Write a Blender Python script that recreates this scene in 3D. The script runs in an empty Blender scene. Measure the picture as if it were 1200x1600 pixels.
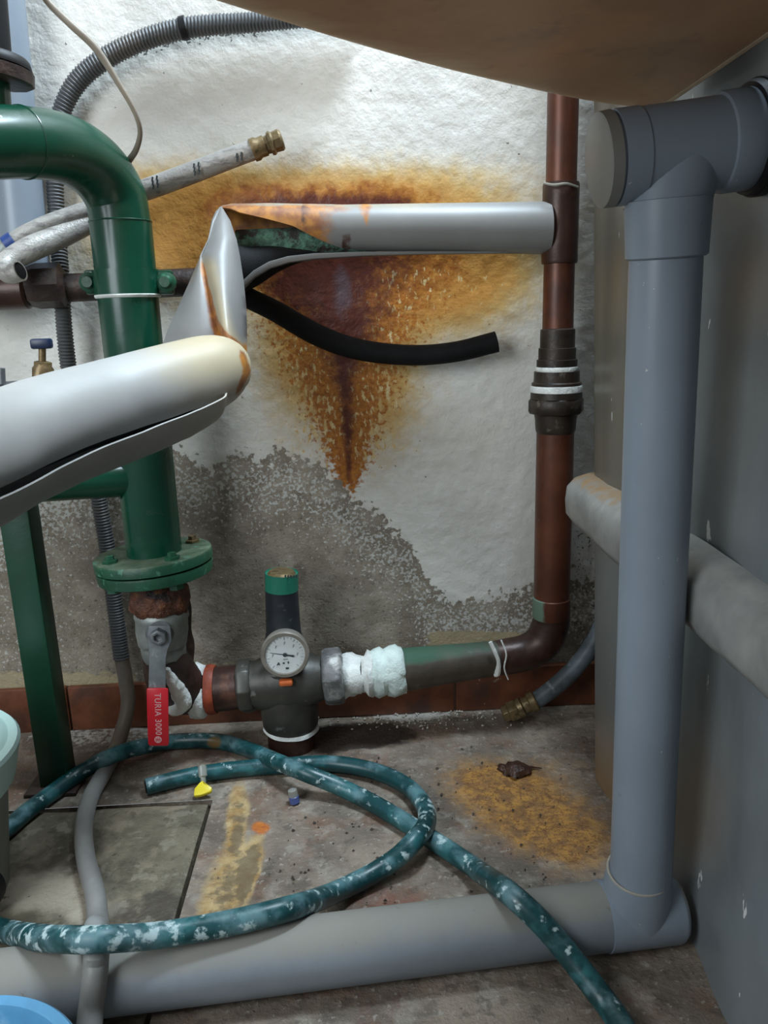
import bpy, bmesh, math, random
import numpy as np
from mathutils import Vector, Matrix
random.seed(7); np.random.seed(7)
S = bpy.context.scene
COL = S.collection
# ------------------------------------------------------------------ camera
F = 1230.0; CH = 0.66                       # focal length in pixels (1200x1600), camera height
def nrm(a): return a/np.linalg.norm(a)
_d = nrm(np.array([166., 5000., F])); _n = np.array([-55., -301., F]); _n = nrm(_n-_d*(_n@_d))
_x = np.cross(_d, _n); _x = _x if _x[0] > 0 else -_x
MW = np.array([_x, _n, -_d])                # world = MW @ cam(right, down, forward)
cam_d = bpy.data.cameras.new('camera'); cam = bpy.data.objects.new('camera', cam_d); COL.objects.link(cam)
R = Matrix([[MW[i][0], -MW[i][1], -MW[i][2]] for i in range(3)]).to_4x4()
cam.matrix_world = Matrix.Translation((0, 0, CH)) @ R
cam_d.sensor_fit = 'AUTO'; cam_d.sensor_width = 36; cam_d.lens = F/1600*36; cam_d.clip_start = .01
S.camera = cam
# ------------------------------------------------------------------ light
S.view_settings.view_transform = 'Standard'; S.view_settings.look = 'None'
S.view_settings.gamma = 1; S.view_settings.use_curve_mapping = False
S.view_settings.exposure = 0.0
w = bpy.data.worlds.new('world'); S.world = w; w.use_nodes = True
wb = w.node_tree.nodes['Background']; wb.inputs[0].default_value = (.86, .93, 1, 1); wb.inputs[1].default_value = .32
def area(name, loc, target, sx, sy, power, col):
    l = bpy.data.lights.new(name, 'AREA'); l.shape = 'RECTANGLE'; l.size = sx; l.size_y = sy; l.energy = power; l.color = col
    o = bpy.data.objects.new(name, l); COL.objects.link(o); o.location = loc
    o.rotation_euler = (Vector(target)-Vector(loc)).to_track_quat('-Z', 'Y').to_euler(); return o
area('skylight', (.42, .95, 2.2), (.25, 1.2, .75), .6, .4, 58, (.72, .87, 1))
area('doorway_light', (-1.0, -.15, 1.10), (0, 1.0, .55), .7, .8, 17, (.86, .94, 1))
# ------------------------------------------------------------------ helpers
def ray(px, py): return MW @ np.array([px-600., py-800., F])
def at(px, py, Y):
    r = ray(px, py); return Vector(np.array([0, 0, CH])+r*(Y/r[1]))
def fl(px, py, z=0.):
    r = ray(px, py); return Vector(np.array([0, 0, CH])+r*((z-CH)/r[2]))
def depth(P): return float((MW.T @ (np.array(P)-np.array([0, 0, CH])))[2])
def uv_of(P):                               # wall / floor drawing coordinates of an array of points
    c = (np.asarray(P)-np.array([0, 0, CH])) @ MW
    return 600+F*c[:, 0]/c[:, 2], 800+F*c[:, 1]/c[:, 2]
def hw(P, h): return h*depth(P)/F
def cr(pts, n=12):                          # Catmull-Rom through rows of numbers
    p = [np.array(q, float) for q in pts]; p = [2*p[0]-p[1]]+p+[2*p[-1]-p[-2]]; out = []
    for i in range(1, len(p)-2):
        a, b, c, d = p[i-1], p[i], p[i+1], p[i+2]
        for k in range(n):
            t = k/n; out.append(.5*(2*b+(c-a)*t+(2*a-5*b+4*c-d)*t*t+(3*b-a-3*c+d)*t**3))
    out.append(p[-2]); return out
def resample(rows, step):                   # rows: x,y,z,r
    a = np.array(rows); s = np.concatenate([[0], np.cumsum(np.linalg.norm(np.diff(a[:, :3], axis=0), axis=1))])
    n = max(2, int(s[-1]/step)); t = np.linspace(0, s[-1], n+1)
    return np.stack([np.interp(t, s, a[:, k]) for k in range(a.shape[1])], 1)
_h = np.random.rand(64, 64, 64)
def vnoise(P, sc):                          # value noise of points, 0..1
    q = np.asarray(P)*sc+100; i = np.floor(q).astype(int); f = q-i; f = f*f*(3-2*f); r = 0
    for dx in (0, 1):
        for dy in (0, 1):
            for dz in (0, 1):
                wgt = (f[:, 0] if dx else 1-f[:, 0])*(f[:, 1] if dy else 1-f[:, 1])*(f[:, 2] if dz else 1-f[:, 2])
                r = r+wgt*_h[(i[:, 0]+dx) % 64, (i[:, 1]+dy) % 64, (i[:, 2]+dz) % 64]
    return r
def fbm(P, sc, o=3): return sum(vnoise(P, sc*2**k)*.5**k for k in range(o))/sum(.5**k for k in range(o))
def sst(a, b, x): t = np.clip((x-a)/(b-a), 0, 1); return t*t*(3-2*t)

class MB:
    def __init__(s): s.v = []; s.f = []
    def add(s, v, f):
        o = len(s.v); s.v += [tuple(map(float, q)) for q in v]; s.f += [tuple(i+o for i in g) for g in f]; return s
    def rings(s, rings, closed=True, cap0=True, cap1=True):
        n = len(rings[0]); v = [q for r in rings for q in r]; f = []
        for i in range(len(rings)-1):
            for j in range(n if closed else n-1):
                a = i*n+j; b = i*n+(j+1) % n; f.append((a, b, b+n, a+n))
        if closed and cap0: f.append(tuple(reversed(range(n))))
        if closed and cap1: f.append(tuple(range((len(rings)-1)*n, len(rings)*n)))
        return s.add(v, f)
    def tube(s, rows, seg=16, cap0=True, cap1=True, prof=None):
        P = [Vector(r[:3]) for r in rows]; rad = [r[3] for r in rows]
        T = [(P[min(i+1, len(P)-1)]-P[max(i-1, 0)]).normalized() for i in range(len(P))]
        u = T[0].orthogonal().normalized()
        if abs(T[0].z) < .9: u = (Vector((0, 0, 1))-T[0]*T[0].z).normalized()
        out = []
        for i in range(len(P)):
            u = (u-T[i]*u.dot(T[i])).normalized(); v = T[i].cross(u)
            out.append([P[i]+(u*math.cos(2*math.pi*j/seg)+v*math.sin(2*math.pi*j/seg))*rad[i] for j in range(seg)])
        return s.rings(out, True, cap0, cap1)
    def lathe(s, A, B, prof, seg=32, phase=0, cap0=True, cap1=True, wob=None):  # prof rows: distance from A along AB, radius
        A = Vector(A); d = (Vector(B)-A).normalized(); u = (Vector((0, 0, 1))-d*d.z)
        u = u.normalized() if u.length > .05 else (Vector((0, -1, 0))-d*-d.y).normalized()
        v = d.cross(u); out = []
        for t, r in prof:
            out.append([A+d*t+(u*math.cos(2*math.pi*j/seg+phase)+v*math.sin(2*math.pi*j/seg+phase))*r*(wob(t, j/seg) if wob else 1) for j in range(seg)])
        return s.rings(out, True, cap0, cap1)
    def box(s, c, size, rot=None):
        c = Vector(c); v = []
        for sx in (-1, 1):
            for sy in (-1, 1):
                for sz in (-1, 1):
                    q = Vector((sx*size[0]/2, sy*size[1]/2, sz*size[2]/2)); v.append(c+(rot @ q if rot else q))
        return s.add(v, [(0, 1, 3, 2), (4, 6, 7, 5), (0, 4, 5, 1), (2, 3, 7, 6), (0, 2, 6, 4), (1, 5, 7, 3)])
    def ring_tube(s, A, d, R_, r, seg=40, a0=0, a1=2*math.pi):
        A = Vector(A); d = Vector(d).normalized(); u = (Vector((0, 0, 1))-d*d.z)
        u = u.normalized() if u.length > .05 else d.orthogonal().normalized(); v = d.cross(u)
        rows = [tuple(A+(u*math.cos(a0+(a1-a0)*k/seg)+v*math.sin(a0+(a1-a0)*k/seg))*R_)+(r,) for k in range(seg+1)]
        return s.tube(rows, 8)
    def build(s, name, mat, parent=None, bevel=0, solid=0, sub=0, sharp=40, disp=None, center=True):
        me = bpy.data.meshes.new(name); V = np.array(s.v)
        if disp is not None: V = V+disp(V)
        if parent: off = np.array(parent.matrix_basis.translation if not parent.parent else parent.parent.matrix_basis.translation+parent.matrix_basis.translation)
        elif center: off = np.array([(V[:, 0].min()+V[:, 0].max())/2, (V[:, 1].min()+V[:, 1].max())/2, V[:, 2].min()])
        else: off = np.zeros(3)
        me.from_pydata([tuple(q) for q in V-off], [], s.f); me.validate()
        b = bmesh.new(); b.from_mesh(me); bmesh.ops.recalc_face_normals(b, faces=b.faces)
        if bevel:
            es = [e for e in b.edges if len(e.link_faces) == 2 and e.calc_face_angle(0) > .6]
            bmesh.ops.bevel(b, geom=es, offset=bevel, segments=2, affect='EDGES', profile=.5, clamp_overlap=True)
        b.to_mesh(me); b.free()
        me.shade_smooth(); me.set_sharp_from_angle(angle=math.radians(sharp))
        o = bpy.data.objects.new(name, me); COL.objects.link(o); me.materials.append(mat)
        if parent: o.parent = parent
        else: o.location = off
        if solid:
            m = o.modifiers.new('solid', 'SOLIDIFY'); m.thickness = solid; m.offset = -1
            m = o.modifiers.new('crisp', 'EDGE_SPLIT'); m.split_angle = math.radians(50)
        if sub:
            m = o.modifiers.new('sub', 'SUBSURF'); m.levels = sub; m.render_levels = sub
        return o
def world_verts(o):
    n = len(o.data.vertices); a = np.empty(n*3); o.data.vertices.foreach_get('co', a); a = a.reshape(-1, 3)
    t = np.array(o.location)
    p = o.parent
    while p: t = t+np.array(p.location); p = p.parent
    return a+t
def attr(o, name, vals):
    A = o.data.attributes.new(name, 'FLOAT', 'POINT'); A.data.foreach_set('value', np.asarray(vals, np.float32))
def thing(name, label, cat, loc, group=None):
    o = bpy.data.objects.new(name, None); COL.objects.link(o); o.location = loc; o.empty_display_size = .02
    o['label'] = label; o['category'] = cat
    if group: o['group'] = group
    return o
def tag(o, label, cat, group=None):
    o['label'] = label; o['category'] = cat
    if group: o['group'] = group
    return o
def lab(o, label): o['label'] = label; return o
def pxt(rows, step=.008, n=10):             # rows (px,py,Y,halfwidth px) -> smooth resampled x,y,z,r
    q = []
    for px, py, Y, h in rows:
        P = at(px, py, Y); q.append((P.x, P.y, P.z, hw(P, h)))
    return resample(cr(q, n), step)
def pxl(rows):                              # stations (px,py,Y,halfwidth) -> lathe arguments on the axis first..last
    A = at(*rows[0][:3]); B = at(*rows[-1][:3]); d = (B-A).normalized()
    return A, B, [((at(*r[:3])-A).dot(d), hw(at(*r[:3]), r[3])) for r in rows]
# ------------------------------------------------------------------ materials
def mat(name, base, rough=.5, metal=0, var=.2, vs=14, bump=.15, bs=90, bd=.002, layers=(), spec=.5, trans=0, coat=0, tint=None, aniso=None):
    m = bpy.data.materials.new(name); m.use_nodes = True; t = m.node_tree; N = t.nodes; L = t.links
    bs_ = N['Principled BSDF']; tc = N.new('ShaderNodeTexCoord')
    def noise(sc, det=4, vec=None):
        n = N.new('ShaderNodeTexNoise'); n.inputs['Scale'].default_value = sc; n.inputs['Detail'].default_value = det
        n.inputs['Roughness'].default_value = .6
        if vec is None: vec = tc.outputs['Object']
        if isinstance(vec, tuple):
            mp = N.new('ShaderNodeMapping'); mp.inputs['Scale'].default_value = vec; L.new(tc.outputs['Object'], mp.inputs[0]); vec = mp.outputs[0]
        L.new(vec, n.inputs['Vector']); return n.outputs['Fac']
    def math_(op, a, b):
        n = N.new('ShaderNodeMath'); n.operation = op
        for i, q in enumerate((a, b)):
            if isinstance(q, (int, float)): n.inputs[i].default_value = q
            else: L.new(q, n.inputs[i])
        return n.outputs[0]
    def mrange(x, lo, hi):
        n = N.new('ShaderNodeMapRange'); n.interpolation_type = 'SMOOTHSTEP'; n.inputs[1].default_value = lo; n.inputs[2].default_value = hi
        L.new(x, n.inputs[0]); return n.outputs[0]
    def mix(f, a, b):
        n = N.new('ShaderNodeMix'); n.data_type = 'RGBA'; L.new(f, n.inputs[0])
        for i, q in ((6, a), (7, b)):
            if isinstance(q, tuple): n.inputs[i].default_value = (*q[:3], 1)
            else: L.new(q, n.inputs[i])
        return n.outputs[2]
    lo = tuple(c*(1-var) for c in base); hi = tuple(min(1, c*(1+var)) for c in (tint or base))
    col = mix(mrange(noise(vs), .3, .7), lo, hi)
    rgh = None; hts = [math_('MULTIPLY', noise(bs), 1.0)]
    for l in layers:
        amp = l.get('amp', 1.0); nz = noise(l.get('ns', 40), l.get('det', 5), l.get('vec'))
        if 'attr' in l:
            a = N.new('ShaderNodeAttribute'); a.attribute_name = l['attr']
            x = math_('ADD', a.outputs['Fac'], math_('MULTIPLY', math_('SUBTRACT', nz, .5), amp))
        else: x = nz
        if 'ridge' in l: x = math_('MULTIPLY', x, mrange(math_('ABSOLUTE', math_('SUBTRACT', noise(l['ridge'], 3), .5), 0), l.get('rw', .035), .004))
        f = mrange(x, l.get('lo', .5), l.get('hi', .6))
        if 'attr' in l: f = math_('MULTIPLY', f, mrange(a.outputs['Fac'], .0, l.get('gate', .12)))
        if 'k' in l: f = math_('MULTIPLY', f, l['k'])
        c = l['col']
        if 'col2' in l: c = mix(mrange(noise(l.get('cs', 60)), .35, .65), l['col'], l['col2'])
        col = mix(f, col, c)
        if 'rough' in l:
            n = N.new('ShaderNodeMix'); L.new(f, n.inputs[0])
            if rgh is None: n.inputs[2].default_value = rough
            else: L.new(rgh, n.inputs[2])
            n.inputs[3].default_value = l['rough']; rgh = n.outputs[0]
        if 'h' in l: hts.append(math_('MULTIPLY', f, l['h']))
        if 'hn' in l: hts.append(math_('MULTIPLY', f, math_('MULTIPLY', noise(l.get('hs', 150), 6), l['hn'])))
    L.new(col, bs_.inputs['Base Color'])
    bs_.inputs['Roughness'].default_value = rough; bs_.inputs['Metallic'].default_value = metal
    if rgh is not None: L.new(rgh, bs_.inputs['Roughness'])
    bs_.inputs['Specular IOR Level'].default_value = spec
    bs_.inputs['Transmission Weight'].default_value = trans; bs_.inputs['Coat Weight'].default_value = coat
    if bump:
        h = hts[0]
        for q in hts[1:]: h = math_('ADD', h, q)
        b = N.new('ShaderNodeBump'); b.inputs['Strength'].default_value = min(1, bump); b.inputs['Distance'].default_value = bd
        L.new(h, b.inputs['Height']); L.new(b.outputs[0], bs_.inputs['Normal'])
    return m
dust = dict(col=(.30, .29, .26), ns=35, lo=.52, hi=.72, k=.5, rough=.8)
M = {}
M['wall'] = mat('plaster', (.74, .725, .665), .62, var=.06, vs=7, bump=.6, bs=115, bd=.0022, layers=[
    dict(col=(.58, .55, .46), ns=5, lo=.5, hi=.8, k=.45), dict(col=(.50, .48, .42), ns=70, lo=.62, hi=.74, k=.35),
    dict(col=(.62, .43, .15), attr='halo', ns=60, amp=.6, lo=.02, hi=.75, k=.97),
    dict(col=(.54, .24, .035), attr='halo', ns=50, amp=.6, lo=.38, hi=1.05, k=.9),
    dict(col=(.50, .20, .025), col2=(.36, .115, .012), cs=60, attr='rust', ns=60, amp=1.0, lo=.30, hi=.95, rough=.42),
    dict(col=(.50, .19, .022), col2=(.34, .10, .012), cs=150, attr='drip', ns=125, amp=2.5, lo=.30, hi=.68, rough=.42, gate=.3),
    dict(col=(.20, .048, .008), attr='rust', ns=50, amp=1.0, lo=.62, hi=1.2, rough=.42, k=.9),
    dict(col=(.64, .42, .15), col2=(.72, .58, .30), cs=40, attr='gold', ns=150, amp=3.2, lo=.55, hi=.75, vec=(1, 1, .5), rough=.4),
    dict(col=(.095, .018, .008), attr='burn', ns=60, amp=1.2, lo=.2, hi=.90, rough=.4),
    dict(col=(.12, .085, .10), attr='efflor', ns=60, amp=.6, lo=.35, hi=.8, k=.8),
    dict(col=(.37, .325, .255), col2=(.235, .20, .15), cs=16, attr='peel', ns=95, amp=1.7, lo=.44, hi=.56, rough=.85, h=-.5, hn=1.3, hs=260),
    dict(col=(.13, .105, .075), attr='pit', ns=26, amp=1.0, lo=.50, hi=.68, k=.6), dict(col=(.09, .075, .055), attr='pit', ns=170, amp=1.3, lo=.56, hi=.66, k=.7),
    dict(col=(.62, .62, .58), attr='fleck', ns=190, amp=2.4, lo=.60, hi=.78, k=.8),
    dict(col=(.44, .37, .23), attr='cream', ns=70, amp=1.4, lo=.42, hi=.7),
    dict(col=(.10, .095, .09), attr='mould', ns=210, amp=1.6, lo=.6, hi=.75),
    dict(col=(.08, .07, .06), ns=120, det=2, lo=.735, hi=.76, k=.8)])
M['floor'] = mat('concrete', (.205, .165, .125), .55, var=.3, vs=9, bump=.6, bs=120, bd=.004, layers=[
    dict(col=(.085, .065, .05), ns=6, lo=.46, hi=.66, k=.7), dict(col=(.17, .075, .04), ns=10, lo=.52, hi=.66, k=.5),
    dict(col=(.32, .285, .235), ns=22, lo=.52, hi=.66, k=.6), dict(col=(.08, .065, .05), ns=42, lo=.54, hi=.64, k=.55), dict(col=(.40, .37, .32), ns=120, lo=.59, hi=.66, k=.5),
    dict(col=(.42, .205, .035), col2=(.20, .095, .03), cs=55, attr='ochre', ns=45, amp=1.0, lo=.12, hi=1.15, k=.95, rough=.7, hn=.8, hs=110),
    dict(col=(.14, .055, .018), attr='ochre', ns=30, amp=.8, lo=.5, hi=.9, k=.75, ridge=70, rw=.05),
    dict(col=(.45, .33, .16), col2=(.30, .18, .06), cs=40, attr='cream', ns=38, amp=1.2, lo=.3, hi=.95, rough=.8),
    dict(col=(.09, .07, .045), attr='cream', ns=60, amp=1.4, lo=.8, hi=1.1, k=.7),
    dict(col=(.20, .075, .045), attr='red', ns=55, amp=.9, lo=.4, hi=.9, k=.7),
    dict(col=(.028, .020, .016), attr='wet', ns=60, amp=1.0, lo=.4, hi=.75, k=.9, rough=.35),
    dict(col=(.42, .39, .34), attr='pale', ns=110, amp=1.1, lo=.45, hi=.62, rough=.9),
    dict(col=(.50, .15, .02), col2=(.32, .09, .02), cs=80, attr='spot', ns=60, amp=.7, lo=.4, hi=.8),
    dict(col=(.04, .03, .025), ns=150, det=2, lo=.70, hi=.73, k=.85)])
M['slab'] = mat('slab_concrete', (.14, .12, .08), .6, var=.35, vs=10, bump=.7, bs=110, bd=.004, layers=[
    dict(col=(.27, .22, .15), ns=13, lo=.5, hi=.64, k=.7), dict(col=(.045, .036, .026), ns=9, lo=.5, hi=.62, k=.85), dict(col=(.26, .23, .17), ns=48, lo=.55, hi=.65, k=.5), dict(col=(.05, .04, .03), ns=60, lo=.58, hi=.66, k=.5),
    dict(col=(.40, .35, .27), attr='pale', ns=18, amp=1.1, lo=.4, hi=.8, k=.9), dict(col=(.03, .025, .02), ns=30, lo=.66, hi=.70, k=.8)])
M['tile'] = mat('terracotta', (.155, .050, .022), .4, var=.3, vs=25, bump=.1, layers=[dict(col=(.05, .025, .02), ns=16, lo=.5, hi=.7, k=.7), dict(col=(.33, .27, .2), ns=60, lo=.66, hi=.74)])
M['grout'] = mat('grout', (.16, .10, .07), .9)
M['pvc'] = mat('grey_pvc', (.215, .255, .300), .36, var=.07, vs=6, bump=.05, bs=40, layers=[dict(col=(.28, .30, .32), ns=12, lo=.5, hi=.8, k=.45, vec=(1, 1, .25)), dict(col=(.13, .12, .13), ns=30, lo=.68, hi=.74, k=.6), dict(col=(.5, .5, .5), ns=160, det=2, lo=.74, hi=.77)])
M['pvcf'] = mat('grey_pvc_dusty', (.215, .24, .265), .55, var=.12, vs=8, bump=.06, layers=[dict(col=(.27, .25, .20), attr='dust', ns=18, amp=.7, lo=.4, hi=1.0, k=.75, rough=.85), dict(col=(.12, .10, .085), ns=50, lo=.66, hi=.74, k=.5)])
M['pvccap'] = mat('cap_pvc', (.20, .195, .175), .45, var=.06, bump=.03)
M['glue'] = mat('glue', (.36, .34, .29), .4, bump=.1)
M['black'] = mat('black_rubber', (.010, .010, .011), .5, var=.3, bump=.1, spec=.25)
M['foam'] = mat('black_foam', (.007, .007, .0075), .75, var=.3, bump=.3, bs=400, spec=.2)
M['tank'] = mat('grey_fibreglass', (.155, .172, .178), .33, var=.16, vs=5, bump=.12, bs=50, layers=[
    dict(col=(.12, .10, .062), attr='olive', ns=10, amp=.3, lo=.2, hi=.9, k=.8), dict(col=(.24, .13, .04), attr='ochre', ns=20, amp=.5, lo=.3, hi=.9, k=.7),
    dict(col=(.21, .235, .26), ns=7, lo=.5, hi=.8, k=.6, vec=(1, 1, .15)), dict(col=(.09, .095, .09), ns=5, lo=.5, hi=.75, k=.6, vec=(1, 1, .3)), dict(col=(.62, .62, .60), ns=55, det=3, lo=.69, hi=.71, vec=(1, 1, .35))])
M['rib'] = mat('rib_fibreglass', (.25, .25, .235), .42, var=.25, vs=12, bump=.3, bs=40, layers=[dict(col=(.40, .38, .33), ns=16, lo=.5, hi=.75, k=.6), dict(col=(.33, .19, .07), attr='ochre', ns=60, amp=1.4, lo=.5, hi=1.1, k=.8)])
M['brown'] = mat('brown_fibreglass', (.56, .31, .16), .42, var=.18, vs=5, bump=.12, bs=25, layers=[
    dict(col=(.38, .20, .11), ns=5, lo=.42, hi=.62, k=.8), dict(col=(.66, .30, .10), ns=7, lo=.52, hi=.66, k=.6, vec=(1, .4, 1)), dict(col=(.30, .17, .10), ns=22, lo=.56, hi=.66, k=.4), dict(col=(.72, .52, .32), attr='edge', ns=13, amp=1.0, lo=.3, hi=.75, k=.85, vec=(.6, 1.6, 1))])
M['brownrim'] = mat('brown_edge', (.40, .30, .20), .5, var=.2)
M['green'] = mat('green_paint', (.003, .052, .028), .26, var=.2, vs=8, bump=.1, bs=30, spec=.55, layers=[dict(col=(.03, .06, .045), ns=30, lo=.6, hi=.72, k=.4, rough=.6), dict(col=(.32, .36, .32), ns=45, det=3, lo=.745, hi=.76)])
M['greenw'] = mat('green_paint_worn', (.010, .065, .033), .42, var=.3, vs=20, bump=.4, bs=50, layers=[dict(col=(.22, .22, .14), attr='dust', ns=40, amp=.8, lo=.4, hi=1, k=.6, rough=.9), dict(col=(.10, .28, .19), ns=60, lo=.58, hi=.66, k=.5), dict(col=(.4, .4, .35), ns=70, lo=.70, hi=.73)])
M['post'] = mat('post_paint', (.004, .040, .020), .38, var=.2, vs=10, bump=.1)
M['copper'] = mat('old_copper', (.125, .040, .020), .42, metal=.35, var=.3, vs=12, bump=.1, bs=60, layers=[dict(col=(.045, .022, .016), ns=16, lo=.45, hi=.72, k=.85, vec=(1, 1, .4)), dict(col=(.26, .11, .055), ns=20, lo=.6, hi=.75, k=.6, vec=(1, 1, .3)), dict(col=(.16, .26, .20), attr='verd', ns=45, amp=.9, lo=.45, hi=.75, k=.9, rough=.8), dict(col=(.5, .47, .42), ns=110, det=2, lo=.75, hi=.77)])
M['copperd'] = mat('dark_copper', (.045, .020, .014), .4, metal=.3, var=.35, vs=25, bump=.3, bs=60, layers=[dict(col=(.17, .07, .04), ns=22, lo=.55, hi=.75, k=.7), dict(col=(.13, .16, .13), ns=30, lo=.62, hi=.72, k=.6)])
M['bronze'] = mat('blackened_bronze', (.035, .025, .018), .45, metal=.3, var=.4, vs=30, bump=.35, bs=90, layers=[dict(col=(.17, .15, .11), ns=50, lo=.6, hi=.7, k=.6)])
M['patina'] = mat('patina_copper', (.075, .060, .045), .5, metal=.2, var=.3, vs=14, bump=.3, bs=70, layers=[dict(col=(.045, .12, .075), attr='verd', ns=22, amp=.8, lo=.4, hi=.9, k=.9, rough=.8), dict(col=(.26, .23, .2), ns=35, lo=.62, hi=.75, k=.5)])
M['verdigris'] = mat('verdigris', (.08, .17, .12), .85, var=.5, vs=70, bump=.8, bs=140, bd=.006, layers=[dict(col=(.035, .03, .025), ns=45, lo=.5, hi=.6)])
M['ptfe'] = mat('white_tape', (.74, .76, .72), .75, var=.1, vs=50, bump=.6, bs=120, bd=.004, layers=[dict(col=(.40, .36, .30), ns=60, lo=.60, hi=.75, k=.7)])
M['ptfeg'] = mat('white_tape_stained', (.64, .74, .69), .75, var=.12, vs=50, bump=.6, bs=120, bd=.004, layers=[dict(col=(.30, .24, .17), ns=45, lo=.66, hi=.76, k=.8)])
M['reg'] = mat('grey_bronze', (.058, .056, .047), .45, metal=.3, var=.25, vs=20, bump=.25, bs=60, layers=[dict(col=(.24, .24, .22), ns=32, lo=.62, hi=.70, k=.7), dict(col=(.03, .024, .02), ns=14, lo=.55, hi=.75, k=.6)])
M['nutg'] = mat('limed_nut', (.16, .16, .155), .5, metal=.2, var=.35, vs=28, bump=.5, bs=60, bd=.004, layers=[dict(col=(.50, .49, .46), ns=26, lo=.48, hi=.6, k=.75)])
M['zinc'] = mat('dull_zinc', (.26, .28, .26), .45, metal=.35, var=.2, vs=30, bump=.2, layers=[dict(col=(.10, .10, .09), ns=40, lo=.6, hi=.7, k=.7)])
M['zincd'] = mat('lever_steel', (.16, .175, .18), .45, metal=.3, var=.2, vs=40, bump=.2, layers=[dict(col=(.4, .42, .4), ns=60, lo=.62, hi=.7, k=.5)])
M['rusty'] = mat('rust_lumps', (.105, .036, .018), .6, var=.5, vs=40, bump=.9, bs=80, bd=.008, layers=[dict(col=(.26, .10, .03), ns=40, lo=.55, hi=.7), dict(col=(.02, .012, .01), ns=25, lo=.55, hi=.65), dict(col=(.5, .42, .34), ns=90, lo=.70, hi=.74)])
M['rustd'] = mat('dark_iron', (.030, .017, .013), .5, var=.4, vs=30, bump=.5, bs=70, bd=.004, layers=[dict(col=(.09, .045, .028), ns=25, lo=.55, hi=.7)])
M['red'] = mat('red_plastic', (.50, .012, .022), .35, var=.06, bump=.04)
M['redring'] = mat('red_gasket', (.27, .045, .016), .6, var=.3, vs=50, bump=.4)
M['print'] = mat('pale_print', (.62, .35, .35), .6, var=.05, bump=0)
M['jacket'] = mat('pvc_jacket', (.42, .42, .405), .45, var=.06, vs=8, bump=.08, bs=30, layers=[dict(col=(.19, .188, .178), attr='grime_shade', ns=12, amp=.4, lo=.2, hi=.8, k=.95), dict(col=(.50, .40, .22), attr='halo', ns=14, amp=.5, lo=.2, hi=1.0, k=.75), dict(col=(.45, .19, .035), col2=(.22, .08, .03), cs=45, attr='rust', ns=30, amp=.8, lo=.4, hi=.7, rough=.5), dict(col=(.07, .03, .02), attr='burn', ns=40, amp=.7, lo=.45, hi=.65), dict(col=(.30, .28, .25), ns=50, lo=.72, hi=.78, k=.4)])
M['braid'] = mat('braided_steel', (.36, .34, .31), .4, metal=.2, var=.3, vs=9, bump=.5, bs=300, layers=[dict(col=(.13, .12, .115), ns=25, lo=.5, hi=.65, k=.6, vec=(1, 4, 4)), dict(col=(.55, .54, .5), ns=30, lo=.58, hi=.7, k=.6, vec=(1, 5, 5))])
M['brass'] = mat('dull_brass', (.19, .135, .065), .4, metal=.5, var=.35, vs=60, bump=.2, layers=[dict(col=(.09, .065, .03), ns=60, lo=.52, hi=.66)])
M['bluek'] = mat('blue_knob', (.008, .018, .055), .4, var=.1, bump=.05)
M['blueb'] = mat('blue_band', (.012, .04, .16), .45, var=.1, bump=.05)
M['conduit'] = mat('grey_conduit', (.085, .088, .09), .5, var=.15, bump=.05, layers=[dict(col=(.16, .14, .12), ns=14, lo=.5, hi=.75, k=.6)])
M['conduits'] = mat('smooth_conduit', (.24, .235, .22), .5, var=.15, vs=12, bump=.1, layers=[dict(col=(.13, .09, .055), attr='brown', ns=20, amp=.6, lo=.3, hi=.8, k=.8), dict(col=(.34, .36, .36), ns=8, lo=.5, hi=.7, k=.6)])
M['cable'] = mat('beige_cable', (.25, .21, .16), .5, var=.2, bump=.05)
M['hose'] = mat('green_hose', (.006, .050, .054), .35, var=.3, vs=18, bump=.12, layers=[dict(col=(.03, .14, .15), ns=22, lo=.5, hi=.64, k=.8), dict(col=(.16, .30, .33), attr='paint', ns=26, amp=1.6, lo=.42, hi=.75, k=.55, rough=.6), dict(col=(.46, .58, .58), attr='paint', ns=65, amp=1.7, lo=.60, hi=.76, k=.9, rough=.75), dict(col=(.22, .14, .05), attr='brown', ns=40, amp=.6, lo=.4, hi=.7)])
M['rhose'] = mat('grey_hose', (.075, .090, .10), .5, var=.35, vs=35, bump=.3, layers=[dict(col=(.25, .27, .28), ns=55, lo=.58, hi=.68, k=.6)])
M['mint'] = mat('mint_plastic', (.40, .56, .52), .4, var=.04, bump=.03)
M['greyb'] = mat('bin_plastic', (.20, .215, .19), .5, var=.06, bump=.03)
M['blue'] = mat('blue_plastic', (.10, .30, .50), .3, var=.12, vs=20, bump=.05, layers=[dict(col=(.30, .55, .70), ns=22, lo=.55, hi=.7, k=.5)])
M['dial'] = mat('dial_white', (.72, .76, .75), .5, var=.02, bump=0)
M['case'] = mat('gauge_case', (.25, .225, .19), .4, metal=.25, var=.15, vs=40, bump=.1)
M['ink'] = mat('ink', (.03, .04, .04), .6, var=.05, bump=0)
M['inkg'] = mat('grey_ink', (.30, .34, .33), .6, var=.05, bump=0)
M['orange'] = mat('orange_plastic', (.62, .14, .035), .5, var=.15, bump=.05)
M['gcap'] = mat('green_cap', (.012, .17, .105), .5, var=.1, bump=.1)
M['navy'] = mat('dark_plastic', (.016, .019, .024), .45, var=.25, vs=30, bump=.1, layers=[dict(col=(.05, .055, .06), ns=50, lo=.6, hi=.7)])
M['yellow'] = mat('yellow_plastic', (.72, .58, .03), .4, var=.08, bump=.05)
M['clear'] = mat('cloudy_plastic', (.55, .55, .48), .3, var=.05, bump=0, trans=.6)
M['bluecap'] = mat('blue_cap', (.10, .14, .38), .35, var=.1, bump=0, trans=.3)
M['clump'] = mat('rust_clump', (.05, .022, .014), .3, var=.5, vs=80, bump=.8, bs=120, bd=.006)
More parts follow.
